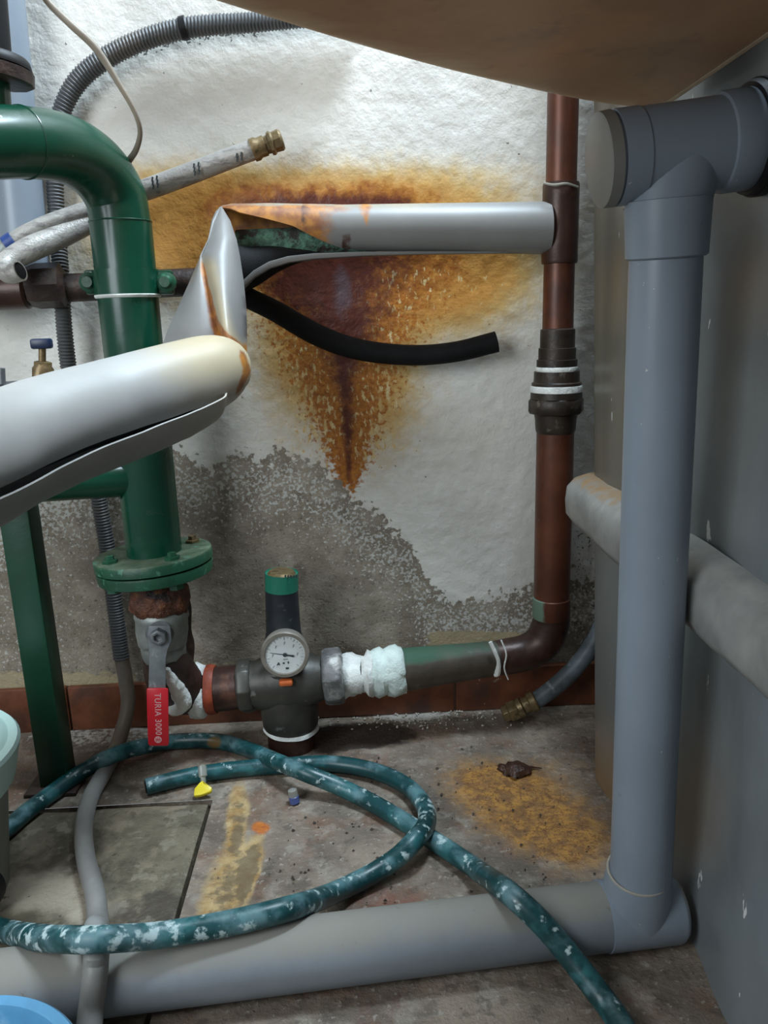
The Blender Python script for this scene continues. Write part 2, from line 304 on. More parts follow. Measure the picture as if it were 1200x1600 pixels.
M['grit'] = mat('grit', (.42, .40, .35), .9, var=.4, vs=300, bump=0)
M['gritd'] = mat('dark_grit', (.05, .04, .032), .9, var=.4, vs=300, bump=0)

# ------------------------------------------------------------------ structure: wall, floor, baseboard
WY = 1.24
def grid(xs, ys, fn):
    X, Y = np.meshgrid(xs, ys); P = fn(X.ravel(), Y.ravel()); n = len(xs)
    I = np.arange(len(xs)*len(ys)).reshape(len(ys), n)
    Q = np.stack([I[:-1, :-1], I[:-1, 1:], I[1:, 1:], I[1:, :-1]], -1).reshape(-1, 4); return P, Q
def gridobj(name, P, Q, m, kind='structure'):
    me = bpy.data.meshes.new(name); me.from_pydata(P.tolist(), [], Q.tolist()); me.shade_smooth()
    o = bpy.data.objects.new(name, me); COL.objects.link(o); me.materials.append(m)
    if kind: o['kind'] = kind
    return o
def axis(a, b, c, d, fine, coarse): return np.concatenate([np.arange(a, b, coarse), np.arange(b, c, fine), np.arange(c, d+coarse, coarse)])
xs = axis(-1.5, -.66, .5, 1.5, .004, .03); zs = axis(-.02, 0, 1.16, 2.0, .004, .03)
P, Q = grid(xs, zs, lambda x, z: np.stack([x, np.full_like(x, WY), z], 1))
u, v = uv_of(P)
n1 = fbm(P, 30); n2 = fbm(P, 9)
peelb = np.interp(u, [-200, 0, 90, 280, 330, 372, 400, 430, 470, 530, 560, 600, 640, 652, 668, 700, 760, 830, 900, 1200], [760, 770, 735, 705, 722, 705, 722, 706, 712, 752, 785, 812, 845, 885, 930, 945, 938, 925, 900, 890])
peel = sst(-48, 40, v-peelb+(n2-.5)*60+(n1-.5)*50)
P[:, 1] += (fbm(P, 24, 3)-.5)*.0022+(fbm(P, 80, 2)-.5)*.0016+.0010*sst(.4, .6, peel)
P[:, 1] = np.minimum(P[:, 1], WY+.003)
wall = gridobj('wall_back', P, Q[:, ::-1], M['wall'])
attr(wall, 'peel', peel*.92)
pin = sst(30, 160, v-peelb)
attr(wall, 'pit', peel*.45)
attr(wall, 'fleck', peel*(.30+.35*(1-pin)+.15*sst(260, 0, u)))
cream = sst(640, 690, u)*sst(850, 800, u)*sst(982, 990, v)*.9+sst(240, 190, u)*sst(1035, 1062, v)*.8+sst(430, 330, u)*sst(255, 330, u)*sst(1030, 1036, v)*.6
attr(wall, 'cream', cream)
def blob(cx, cy, a, b, p=1.0): return np.exp(-(((u-cx)/a)**2+((v-cy)/b)**2)**p)
halo = .95*blob(500, 360, 260, 125)+.85*blob(270, 350, 140, 100)+.95*blob(680, 430, 130, 80)+.85*blob(490, 560, 95, 120)+.6*blob(600, 600, 70, 130)+.35*blob(720, 360, 170, 150)
halo = halo*(1-.85*sst(285, 205, v))
wd = np.interp(v, [380, 440, 500, 560, 620, 700, 750, 790], [190, 165, 125, 98, 74, 42, 22, 5])
cx = np.interp(v, [300, 400, 600, 790], [520, 530, 540, 547])
drip = np.exp(-((u-cx)/wd)**2)*sst(800, 740, v)*sst(330, 400, v)
top = np.exp(-((v-320)/40.)**2)*sst(250, 420, u)*sst(730, 610, u)
attr(wall, 'drip', drip)
rust = np.maximum(drip*.72, top*.95)+.42*blob(690, 430, 110, 60)+.36*blob(310, 340, 110, 60)+.2*blob(640, 300, 120, 40)
attr(wall, 'halo', halo); attr(wall, 'rust', rust)
bw = np.interp(v, [380, 460, 520, 600, 700, 790], [165, 120, 62, 19, 8, 4])
burn = np.exp(-((u-cx-np.where(v < 480, -25, 0))/bw)**2)*sst(380, 400, v)*sst(800, 720, v)*np.interp(v, [380, 470, 540, 800], [1.15, 1.0, .85, .75])
burn = np.maximum(burn, 1.0*np.exp(-((v-322)/22.)**2)*sst(340, 470, u)*sst(700, 600, u))
attr(wall, 'burn', burn)
attr(wall, 'gold', (.34*blob(660, 440, 130, 70)+.42*blob(475, 590, 70, 90)+.42*blob(600, 580, 60, 100)+.36*blob(500, 680, 50, 60)+.36*blob(590, 690, 40, 60)).clip(0, .5)*sst(400, 430, v))
attr(wall, 'efflor', .75*blob(535, 455, 24, 55))
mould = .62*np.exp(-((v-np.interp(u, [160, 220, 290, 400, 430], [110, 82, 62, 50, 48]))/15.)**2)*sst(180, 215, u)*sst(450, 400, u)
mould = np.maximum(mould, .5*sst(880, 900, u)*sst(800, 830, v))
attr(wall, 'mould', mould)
# floor with a recess for the cover slab
SX0, SX1, SY0, SY1 = -.64, -.229, .55, 1.0
def uniq(a): return np.array(sorted(set(np.round(a, 5))))
fx = axis(-1.5, -.7, .42, 1.5, .004, .03); fy = axis(-1.2, .3, 1.24, 1.24, .004, .04)
def cut(a, lo, hi, g=.004):
    a = a[(np.abs(a-lo) > g*.8) & (np.abs(a-hi) > g*.8)]; return uniq(np.concatenate([a, [lo, hi]]))
fx = cut(fx, SX0-.004, SX1+.0065); fy = cut(fy, SY0-.004, SY1+.0055); fy = fy[fy <= 1.245]
P, Q = grid(fx, fy, lambda x, y: np.stack([x, y, np.zeros_like(x)], 1))
c = P[Q].mean(1); inside = (c[:, 0] > SX0-.004) & (c[:, 0] < SX1+.0065) & (c[:, 1] > SY0-.004) & (c[:, 1] < SY1+.0055)
P[:, 2] = np.where((P[:, 0] >= SX0-.0041) & (P[:, 0] <= SX1+.0066) & (P[:, 1] >= SY0-.0041) & (P[:, 1] <= SY1+.0056), 0, -(fbm(P, 14, 4)-.4).clip(0)*.006)
P[:, 2] = np.minimum(P[:, 2], 0)
Q = Q[~inside]; k = len(P)
a, b, c_, d_ = SX0-.004, SX1+.0065, SY0-.004, SY1+.0055
pit = np.array([[a, c_, -.0005], [b, c_, -.0005], [b, d_, -.0005], [a, d_, -.0005], [a, c_, -.035], [b, c_, -.035], [b, d_, -.035], [a, d_, -.035]])
P = np.concatenate([P, pit]); Q = np.concatenate([Q, np.array([[0, 4, 5, 1], [1, 5, 6, 2], [2, 6, 7, 3], [3, 7, 4, 0], [4, 7, 6, 5]])+k])
floor = gridobj('floor', P, Q, M['floor'])
front = P[:, 1] > .2
u, v = uv_of(np.where(front[:, None], P, np.array([0, .25, 0])))
def fb(cx, cy, a, b, rot=0., p=1.):
    c, s = math.cos(rot), math.sin(rot); x = (u-cx)*c+(v-cy)*s; y = -(u-cx)*s+(v-cy)*c
    return np.exp(-((x/a)**2+(y/b)**2)**p)*front
attr(floor, 'ochre', 1.1*fb(825, 1270, 140, 62, .42, 1.6)+.5*fb(770, 1215, 60, 28)+.45*fb(900, 1330, 60, 40)+.35*fb(880, 1200, 60, 50))
attr(floor, 'cream', 1.0*fb(350, 1400, 40, 95, .28, 2.)+.9*fb(372, 1270, 20, 60, .1, 2.)+.9*fb(395, 1350, 17, 55, .25, 2.)+.55*fb(330, 1470, 40, 22))
attr(floor, 'red', .8*fb(610, 1410, 90, 35)+.5*fb(480, 1330, 70, 60)+.6*fb(560, 1190, 120, 30)+.7*fb(190, 1185, 60, 22)+.5*fb(700, 1140, 140, 20))
attr(floor, 'wet', 1.0*fb(570, 1148, 95, 22, 0, 2)+.9*fb(500, 1165, 60, 20)+.6*fb(340, 1185, 60, 16)+.4*fb(60, 1500, 90, 30)+.65*fb(300, 1500, 300, 14, -.1))
attr(floor, 'pale', .75*fb(640, 1117, 75, 12, 0, 2)+.55*fb(150, 1150, 160, 22, 0, 2)+.4*fb(330, 1128, 90, 12)+.28*fb(1000, 1560, 160, 60)+.2*fb(500, 1270, 80, 40))
attr(floor, 'spot', 1.0*fb(407, 1293, 20, 13)+.5*fb(370, 1240, 22, 12))
sl = thing('cover_slab', 'rough concrete cover slab let into the floor at left, under the hose loop', 'slab', ((SX0+SX1)/2, (SY0+SY1)/2, -.034))
gx = np.arange(SX0, SX1+.0005, .00411); gy = np.arange(SY0, SY1+.0005, .0045)
P, Q = grid(gx, gy, lambda x, y: np.stack([x, y, np.zeros_like(x)], 1))
e = np.minimum.reduce([P[:, 0]-P[:, 0].min(), P[:, 0].max()-P[:, 0], P[:, 1]-P[:, 1].min(), P[:, 1].max()-P[:, 1]])
P[:, 2] = -(fbm(P, 12, 4)-.35).clip(0)*.007-.002*sst(.006, 0, e)
top_n = len(P); nx_, ny_ = len(gx), len(gy)
border = list(range(nx_))+[r*nx_+nx_-1 for r in range(1, ny_)]+[(ny_-1)*nx_+c for c in range(nx_-2, -1, -1)]+[r*nx_ for r in range(ny_-2, 0, -1)]
low = P[border].copy(); low[:, 2] = -.034; nb = len(border)
V = np.concatenate([P, low]); fcs = [tuple(q) for q in Q.tolist()]+[(border[i], top_n+i, top_n+(i+1) % nb, border[(i+1) % nb]) for i in range(nb)]+[tuple(reversed([top_n+i for i in range(nb)]))]
mb = MB(); mb.v = [tuple(q) for q in V]; mb.f = fcs; so = mb.build('slab', M['slab'], sl)
u, v = uv_of(world_verts(so)); front = np.ones_like(u)
attr(so, 'pale', .85*fb(90, 1400, 110, 55, .1)+.3*fb(250, 1330, 60, 80))
bb = bpy.data.objects.new('baseboard_back', None); COL.objects.link(bb); bb['kind'] = 'structure'; bb.location = (0, WY, 0)
xj = [-1.46+.3255*i for i in range(9)]; x0 = at(105, 1080, 1.23).x % .3255; xj = [x0-.3255*4+.3255*i for i in range(9)]
for i in range(8):
    h = .078+random.uniform(-.002, .003)
    MB().box(((xj[i]+xj[i+1])/2, 1.2335+random.uniform(-.0006, .0006), h/2), (.3225, .011, h)).build('tile', M['tile'], bb, bevel=.0018)
MB().box((sum((xj[0], xj[-1]))/2, 1.2365, .037), (xj[-1]-xj[0], .006, .074)).build('grout', M['grout'], bb)

# ------------------------------------------------------------------ grey tank on the right
tk = thing('water_tank', 'tall grey fibreglass tank with a bulging rib, filling the right edge', 'tank', (.7, .55, 0))
def outline(z, off=0., corr=True):
    xf = .331-off; yb = 1.040+.11*z+off; yf = -.25-off; rc = .035; xr = 1.15+off; o = []
    for x in np.linspace(xr, xf+rc, 10)[:-1]: o.append((x, yb))
    for k in range(9):
        a = math.pi/2*k/8; o.append((xf+rc-rc*math.sin(a), yb-rc+rc*math.cos(a)))
    for y in np.linspace(yb-rc, yf+rc, 70)[1:-1]:
        cw = .0045*(1-math.cos((y-1.0)/.20*2*math.pi)) if corr else 0
        o.append((xf+cw*min(1, (yb-rc-y)/.05), y))
    for k in range(9):
        a = math.pi/2*k/8; o.append((xf+rc-rc*math.cos(a), yf+rc-rc*math.sin(a)))
    o.append((xr, yf)); return [(x, y, z) for x, y in o]
mb = MB().rings([outline(z) for z in (0, .1, .2, .3, .36, .4, .44, .5, .6, .7, .8, .95, 1.1, 1.3)]); sh = mb.build('shell', M['tank'], tk)
Wv = world_verts(sh)
attr(sh, 'olive', .9*sst(.72, 1.0, Wv[:, 1])*sst(.36, .345, Wv[:, 0])*(.55+.45*sst(.3, .5, Wv[:, 2]))); attr(sh, 'ochre', .9*sst(.22, .0, Wv[:, 2])*sst(.78, .9, Wv[:, 1]))
prof = [(.358, -.004), (.361, .010), (.368, .024), (.380, .031), (.40, .032), (.418, .031), (.430, .023), (.437, .010), (.440, -.004)]
rings = []
for z, off in prof: rings.append(outline(.40, off, False))
rings = [[(x, y, z) for (x, y, _) in r] for r, (z, _) in zip(rings, prof)]
rb = MB().rings(rings, cap0=False, cap1=False).build('rib', M['rib'], tk, disp=lambda V: np.stack([(fbm(V, 25)-.5)*.006, 0*V[:, 0], (fbm(V+5, 20)-.5)*.005], 1))
Wv = world_verts(rb); attr(rb, 'ochre', .9*sst(.42, .432, Wv[:, 2])*sst(.82, .95, Wv[:, 1]))
# ------------------------------------------------------------------ brown tank overhead
bt = thing('overhead_tank', 'brown fibreglass tank hanging over the top right of the view', 'tank', (.0, .4, .85))
pl = [(.309, -.25), (.309, .808), (.297, .826), (.272, .826), (.245, .814), (.193, .781), (.089, .703), (.015, .639), (-.06, .568), (-.13, .495), (-.20, .41), (-.26, .31), (-.30, .19), (-.315, .05), (-.30, -.25)]
pl = [(.309, y) for y in np.linspace(-.25, .74, 12)]+[(.309, .77), (.309, .805), (.306, .818), (.297, .826), (.270, .826)]+[tuple(q) for q in cr(pl[4:], 4)]
pl = np.array(pl); tg = np.roll(pl, -1, 0)-np.roll(pl, 1, 0); nn = np.stack([-tg[:, 1], tg[:, 0]], 1); nn /= np.linalg.norm(nn, axis=1)[:, None]
nn *= np.where(pl[:, 0] > .295, .12, 1)[:, None]; nn[[0, -1]] = (0, .2); rings = []
for z, dd in [(.8500, .075), (.8500, .05), (.8500, .020), (.8502, .014), (.8515, .008), (.854, .004), (.859, .0012), (.866, 0), (.90, -.002), (1.0, -.006), (1.2, -.012), (1.5, -.02)]:
    rings.append([(*(q+n_*dd), z) for q, n_ in zip(pl, nn)])
bo = MB().rings(rings).build('shell', M['brown'], bt, sharp=50)
attr(bo, 'edge', np.repeat([0, .15, .55, .6, .6, .4, .3, 0, 0, 0, 0, 0], len(pl)))
rim = [(.311, y, .852, .0035) for y in np.linspace(-.2, .808, 20)]
MB().tube(rim, 8).build('edge_lip', M['brownrim'], bt)
# ------------------------------------------------------------------ PVC drain
YT, YB = .66, .695
dp = thing('drain_pipe', 'grey plastic drain: capped tee, tall upright and pipe along the floor', 'pipe', (.27, .69, 0))
A, B, pr = pxl([(934, 252, YT, 0), (934, 252, YT, 66), (936, 252, YT, 70), (953, 249, YT, 71)]); MB().lathe(A, B, pr, 48).build('end_cap', M['pvccap'], dp)
A, B, pr = pxl([(953, 249, YT, 66), (958, 248.5, YT, 66), (958, 248.5, YT, 71), (995, 244, YT, 71), (995, 244, YT, 69), (1120, 226, YT, 69), (1122, 225, YT, 73), (1128, 224, YT, 74.5), (1168, 218, YT, 74.5), (1172, 217.5, YT, 72), (1172, 217.5, YT, 50)])
tee = MB().lathe(A, B, pr, 48).build('tee_body', M['pvc'], dp)
P0 = at(1044, 300, YT-.003); P1 = at(1040, 402, YT)
# saddle of the branch: starts at the tee axis, swells as a cone where it leaves the body
C0 = A+(B-A).normalized()*((P0-A).dot((B-A).normalized()))
axd = (at(1000, 1370, YB)-P1).normalized()
pt = lambda px, py, t=0: at(px, py, YT+(YB-YT)*(py-400)/970)
rows = []
top_ = pt(1046, 235)
st = [(1044, 311, 64), (1044, 312, 66), (1041, 400, 62), (1041, 403, 58)]
sw = []
for k in range(10):
    t = k/9; c_ = pt(1044+24*(1-t), 236+86*t); c_.y = YT; r_ = hw(c_, 65.6); sw.append([c_+Vector((math.cos(2*math.pi*j/48)*r_, math.sin(2*math.pi*j/48)*r_, -.16*math.cos(2*math.pi*j/48)*r_*(1-t))) for j in range(48)])
MB().rings(sw).build('branch_neck', M['pvc'], dp)
A = pt(*st[0][:2]); B = pt(*st[-1][:2]); MB().lathe(A, B, [((pt(a, b)-A).dot((B-A).normalized()), hw(pt(a, b), h)) for a, b, h in st], 48).build('branch_socket', M['pvc'], dp)
A = pt(1041, 380); B = pt(1000, 1395); up = MB().lathe(A, B, [(0, hw(A, 55)), ((B-A).length*.03, hw(A, 56)), ((B-A).length, hw(B, 46))], 48); up.build('upright_pipe', M['pvc'], dp)
RP = .0345
pL = Vector((-.75, 0, RP)); c0 = fl(170, 1590); c1 = fl(1078, 1472); sl_ = (c1.y-c0.y)/(c1.x-c0.x)
def pipeY(x): return c0.y+.0135+sl_*(x-c0.x)
YC = pipeY(.28)
ring0 = pt(998, 1362); ring0.y = YB
bot = Vector((ring0.x+.002, YC, RP)); dz = ring0-bot
MB().lathe(ring0+dz*.02, bot, [(0, hw(ring0, 46)), (.0, hw(ring0, 48)), (dz.length*.35, RP+.0004), (dz.length, RP+.0010)], 40).build('floor_tee_socket', M['pvc'], dp)
MB().ring_tube(ring0+dz*.02, dz, hw(ring0, 46.5), .0016, 48).build('glue_bead', M['glue'], dp)
A = Vector((-.75, pipeY(-.75), RP)); B = Vector((.326, pipeY(.326), RP)); L_ = (B-A).length; s_ = at(163, 1555, .66).x+.75; t_ = at(945, 1450, .70).x+.75
fp = MB().lathe(A, B, [(0, RP), (s_, RP), (L_-.004, RP), (L_, RP*.93)], 48).build('floor_pipe', M['pvcf'], dp)
Wv = world_verts(fp); attr(fp, 'dust', .15+.8*sst(RP, 2*RP, Wv[:, 2]))
MB().lathe(A+(B-A).normalized()*t_, B, [(0, RP), (.0, RP+.0012), (L_-t_-.006, RP+.0012), (L_-t_-.003, RP)], 48).build('floor_tee', M['pvc'], dp)
fs = MB().lathe(A+(B-A).normalized()*(s_-.2), B, [(0, RP), (0, RP+.003), (.196, RP+.003), (.2, RP+.0005)], 48).build('pipe_socket', M['pvcf'], dp)
Wv = world_verts(fs); attr(fs, 'dust', .15+.8*sst(RP, 2*RP, Wv[:, 2]))
A = at(1166, 218, YT); B = at(1230, 210, YT); cup = thing('rubber_coupling', 'black rubber coupling joining the grey drain tee to the tank', 'coupling', tuple(A))
MB().lathe(A, B, [(-.0, hw(A, 60)), (0, hw(A, 81)), (.004, hw(A, 84)), (.016, hw(A, 84)), (.018, hw(A, 82)), (.05, hw(A, 82))], 48).build('sleeve', M['black'], cup)
MB().lathe(A, B, [(.006, hw(A, 84)), (.006, hw(A, 86.5)), (.012, hw(A, 86.5)), (.012, hw(A, 84))], 48).build('clamp_band', M['black'], cup)

# ------------------------------------------------------------------ copper water pipe
YR = 1.17
cp = thing('copper_pipe', 'old copper riser with threaded union and elbow, stained brown and green', 'pipe', (.305, YR, .14))
def xr(y): return 880-(y-150)*(880-861)/(965-150)
def rz(rows, name, m, seg=36, wob=None, bev=0):
    A, B, pr = pxl([(xr(y), y, YR, h) for y, h in rows]); return MB().lathe(A, B, pr, seg, wob=wob).build(name, m, cp)
def nover(o): attr(o, 'verd', np.zeros(len(o.data.vertices))); return o
Tp = at(xr(150), 150, YR); Tq = Tp+(Tp-at(xr(400), 400, YR)).normalized()*.5
o = MB().lathe(at(xr(290), 290, YR), Tq, [(0, hw(Tp, 24.5)), ((Tq-at(xr(290), 290, YR)).length, hw(Tp, 24.5))], 36).build('riser_pipe', M['copper'], cp); nover(o)
rz([(286, 24), (286, 27.5), (290, 28.5), (408, 28), (412, 27), (412, 24)], 'riser_tee', M['copperd'])
o = rz([(410, 24), (520, 24)], 'riser_pipe', M['copper']); nover(o)
rz([(513, 24), (515, 27), (543, 27), (544, 29), (561, 29), (562, 31.5), (572, 31.5), (573, 28)], 'union_tailpiece', M['bronze'])
rz([(572, 28), (573, 32), (576, 33), (580, 32), (581, 28)], 'thread_tape', M['ptfe'], wob=lambda t, a: 1+.012*math.sin(a*23)+.01*math.sin(a*57))
rz([(579, 28), (580, 35), (596, 35.5), (598, 38.5), (602, 38.5), (602, 30)], 'union_ring', M['bronze'])
rz([(601, 30), (602, 39), (606, 40), (612, 39.5), (613, 30)], 'thread_tape', M['ptfe'], wob=lambda t, a: 1+.012*math.sin(a*31)+.012*math.sin(a*47))
rz([(612, 30), (612, 39.5), (622, 40), (622, 30)], 'union_collar', M['bronze'])
rz([(622, 32), (622, 41), (625, 43.5), (641, 43.5), (645, 41), (647, 34), (648, 30)], 'union_nut', M['bronze'], seg=8)
rz([(645, 34), (655, 32), (670, 31), (674, 30), (676, 29)], 'union_socket', M['bronze'])
o = rz([(670, 29), (800, 28.5), (945, 27.5)], 'riser_pipe', M['copper']); nover(o)
o = rz([(932, 27), (934, 29), (960, 29), (964, 28)], 'elbow_socket', M['copper']); u, v = uv_of(world_verts(o)); attr(o, 'verd', .9*sst(865, 840, u))
el = pxt([(861.5, 955, YR, 28), (860, 975, YR, 28.5), (848, 1003, YR, 29), (822, 1019, YR, 28), (790, 1026, YR, 28), (770, 1029, YR, 27)], .004)
MB().tube(el, 28).build('elbow', M['copperd'], cp)
A, B, pr = pxl([(792, 1026, YR, 25.5), (770, 1029, 1.168, 27), (640, 1046, 1.158, 33), (600, 1050, 1.155, 33)])
o = MB().lathe(A, B, pr, 36).build('horizontal_pipe', M['patina'], cp)
u, v = uv_of(world_verts(o)); Wv = world_verts(o); attr(o, 'verd', (.55+.35*sst(740, 660, u))*sst(.006, .026, Wv[:, 2]-np.interp(Wv[:, 0], [A.x, B.x][::-1] if A.x > B.x else [A.x, B.x], [B.z, A.z] if A.x > B.x else [A.z, B.z])))
wis = pxt([(766, 1003, 1.138, 3), (774, 1020, 1.136, 3.2), (779, 1035, 1.137, 3), (777, 1052, 1.142, 5), (772, 1056, 1.142, 2)], .003)
MB().tube(wis, 8).build('sealant_thread', M['ptfe'], cp)
wis = pxt([(783, 1000, 1.139, 1.3), (791, 1022, 1.136, 1.3), (788, 1044, 1.138, 1.3), (794, 1062, 1.142, 1)], .003)
MB().tube(wis, 6).build('sealant_thread', M['ptfe'], cp)
wl = pxt([(849, 286, YR-.028, 1.6), (866, 289, YR-.031, 2), (885, 287, YR-.03, 2), (903, 292, YR-.02, 1.6)], .003)
MB().tube(wl, 6).build('solder_bead', M['glue'], cp)
# tape lumps toward the pressure regulator
def ragged(seed, a=.10, b=.07): return lambda t, s: 1+a*(_h[int(t*400+seed) % 64, int(s*14) % 64, seed]-.5)*2+b*math.sin(s*17+seed+t*300)
def lump(rows, name, m, seed, parent=cp, a=.08, b=.05):
    A, B, pr = pxl(rows); mb = MB().lathe(A, B, pr, 40, wob=ragged(seed, a, b))
    o = mb.build(name, m, parent, sharp=70); return o
lump([(633, 1046, 1.156, 30), (631, 1047, 1.156, 36), (622, 1048, 1.156, 39), (612, 1049, 1.156, 40), (603, 1050, 1.156, 36), (597, 1051, 1.155, 37), (588, 1052, 1.155, 37), (580, 1052, 1.155, 33), (576, 1053, 1.155, 28)], 'thread_tape', M['ptfeg'], 3)
lump([(585, 1052, 1.155, 28), (582, 1052, 1.155, 34), (575, 1053, 1.155, 36), (570, 1053, 1.155, 30), (565, 1053, 1.155, 28)], 'thread_tape', M['ptfe'], 5)
lump([(566, 1053, 1.155, 27), (563, 1053, 1.155, 30), (552, 1054, 1.154, 32), (543, 1054, 1.154, 33), (537, 1055, 1.154, 34), (534, 1055, 1.154, 28)], 'thread_tape', M['ptfe'], 8)
A, B, pr = pxl([(610, 1050, 1.155, 27), (520, 1057, 1.153, 27)]); MB().lathe(A, B, pr, 28).build('threaded_end', M['rustd'], cp)

# ------------------------------------------------------------------ pressure regulator
YG = 1.145
rg = thing('pressure_regulator', 'grey pressure reducing valve with dark green-topped spring tube, standing by the wall', 'valve', tuple(at(455, 1172, YG)))
A, B, pr = pxl([(536, 1055, YG, 30), (536, 1055, YG, 41), (531, 1055, YG, 45), (512, 1057, YG, 45), (506, 1058, YG, 42), (505, 1058, YG, 30)])
MB().lathe(A, B, pr, 8, phase=.3).build('union_nut', M['nutg'], rg, bevel=.002, disp=lambda V: (np.stack([fbm(V, 60), fbm(V+3, 60), fbm(V+7, 60)], 1)-.5)*.006)
A, B, pr = pxl([(508, 1058, YG, 33), (500, 1058, YG, 36), (480, 1060, YG, 44), (450, 1062, YG, 49), (420, 1066, YG, 44), (402, 1069, YG, 38), (396, 1070, YG, 38), (392, 1071, YG, 30)])
MB().lathe(A, B, pr, 40).build('body', M['reg'], rg)
A, B, pr = pxl([(398, 1070, YG, 30), (397, 1070, YG, 40), (392, 1071, YG, 43), (378, 1073, YG, 43), (374, 1073, YG, 40), (373, 1073, YG, 30)])
MB().lathe(A, B, pr, 8, phase=.2).build('union_nut', M['reg'], rg, bevel=.002)
A, B, pr = pxl([(378, 1073, YG, 34), (340, 1077, YG, 35), (326, 1078, YG, 35)]); MB().lathe(A, B, pr, 32).build('tailpiece', M['copperd'], rg)
def vz(rows, Y, name, m, p, seg=36, wob=None):
    A, B, pr = pxl([(x, y, Y, h) for x, y, h in rows]); return MB().lathe(A, B, pr, seg, wob=wob).build(name, m, p)
vz([(447, 1040, 42), (450, 1080, 45), (453, 1105, 45), (455, 1128, 43), (455, 1134, 40)], YG, 'bowl', M['reg'], rg)
vz([(455, 1131, 36), (455, 1132, 42), (455, 1137, 43), (455, 1140, 38)], YG, 'sealing_ring', M['ptfe'], rg, wob=lambda t, a: 1+.015*math.sin(a*40))
vz([(455, 1138, 37), (456, 1172, 36)], YG, 'sump', M['copperd'], rg)
vz([(440, 896, 25), (440, 894, 26), (440, 921, 26), (440, 922, 24)], YG, 'cap', M['gcap'], rg)
vz([(440, 892, 19), (440, 896, 22.5)], YG, 'cap_disc', M['brass'], rg)
vz([(440, 921, 25.5), (443, 985, 27), (444, 1000, 30), (446, 1050, 32)], YG, 'spring_tube', M['navy'], rg)
mb = MB()
for k in range(5):
    P_ = at(446+k*4.3, 901-abs(k-2)*.2, YG-.0255+abs(k-3)*.0012); mb.box(P_, (.0022, .0012, .0035 if k % 2 else .0045))
mb.build('cap_print', M['ink'], rg)
# gauge
YGa = YG-.052
ga = thing('pressure_gauge', 'round white-faced pressure gauge in a dull steel case', 'gauge', tuple(at(443, 1020, YGa+.02)))
Gc = at(445, 1024, YGa); gd = Vector((.05, -.98, .03)).normalized(); rG = hw(Gc, 37)
MB().lathe(Gc-gd*.026, Gc, [(0, rG*.5), (.0, rG*.92), (.004, rG*.97), (.019, rG*.97), (.0195, rG*1.03), (.024, rG*1.03), (.0262, rG*.99), (.0262, rG*.86), (.0215, rG*.84)], 64, cap1=False).build('case', M['case'], ga)
MB().lathe(Gc-gd*.012, Gc, [(0, rG*.8), (.0085, rG*.855)], 64).build('dial', M['dial'], ga); dl = [c for c in ga.children if c.name == 'dial'][0]
gx_ = Vector((1, 0, 0)); gx_ = (gx_-gd*gx_.dot(gd)).normalized(); gz_ = gx_.cross(gd) if gx_.cross(gd).z > 0 else -gx_.cross(gd)
f0 = Gc-gd*.0030
def onface(x, y, h=0): return f0+gx_*x*rG+gz_*y*rG+gd*h
def strip(mb, a, b, wa, wb, h):
    a = Vector((*a, 0)); b = Vector((*b, 0)); d = (b-a).normalized(); n = Vector((-d.y, d.x, 0))
    q = [a+n*wa, a-n*wa, b-n*wb, b+n*wb]; lo = [onface(p.x, p.y, h) for p in q]; hi = [onface(p.x, p.y, h+.0004) for p in q]
    mb.add(lo+hi, [(3, 2, 1, 0), (4, 5, 6, 7), (0, 1, 5, 4), (1, 2, 6, 5), (2, 3, 7, 6), (3, 0, 4, 7)])
mb = MB()
for k in range(25):
    a = math.radians(225-270*k/24); big = k % 6 == 0 or k % 3 == 0; r0 = .66 if big else .73
    strip(mb, (r0*math.cos(a), r0*math.sin(a)), (.79*math.cos(a), .79*math.sin(a)), .010 if big else .006, .010 if big else .006, 0)
for k in (1, 2, 3, 4, 5):
    a = math.radians(225-270*k/6); x, y = .52*math.cos(a), .52*math.sin(a); strip(mb, (x-.02, y-.06), (x+.02, y+.06), .012, .02, 0)
for x in (-.08, -.02, .05): strip(mb, (x, -.22), (x+.05, -.2), .02, .02, 0)
mb.build('scale_marks', M['inkg'], dl)
mb = MB(); strip(mb, (-.37, -.46), (-.29, -.34), .012, .012, 0); strip(mb, (-.29, -.34), (-.25, -.46), .02, .02, 0); strip(mb, (-.36, -.44), (-.26, -.42), .012, .012, 0)
strip(mb, (-.11, -.38), (-.04, -.38), .03, .03, 0); strip(mb, (.08, -.36), (.16, -.36), .016, .016, 0); strip(mb, (.12, -.31), (.12, -.42), .014, .014, 0); strip(mb, (.0, -.62), (.13, -.62), .04, .04, 0)
mb.build('dial_print', M['ink'], dl)
mb = MB(); strip(mb, (-.62, .13), (0, 0), .010, .020, .0012); strip(mb, (0, 0), (.37, -.085), .020, .05, .0012)
mb.lathe(f0+gd*.001, f0+gd*.003, [(0, rG*.09), (.0018, rG*.08)], 20); mb.build('needle', M['ink'], ga)
MB().box(at(447, 1066, YGa+.004), (.021, .012, .010)).build('orange_tag', M['orange'], rg, bevel=.0035)
MB().lathe(Gc-gd*.024, at(447, 1050, YG), [(0, .010), (.02, .010), (.03, .014)], 8).build('stem', M['case'], ga)

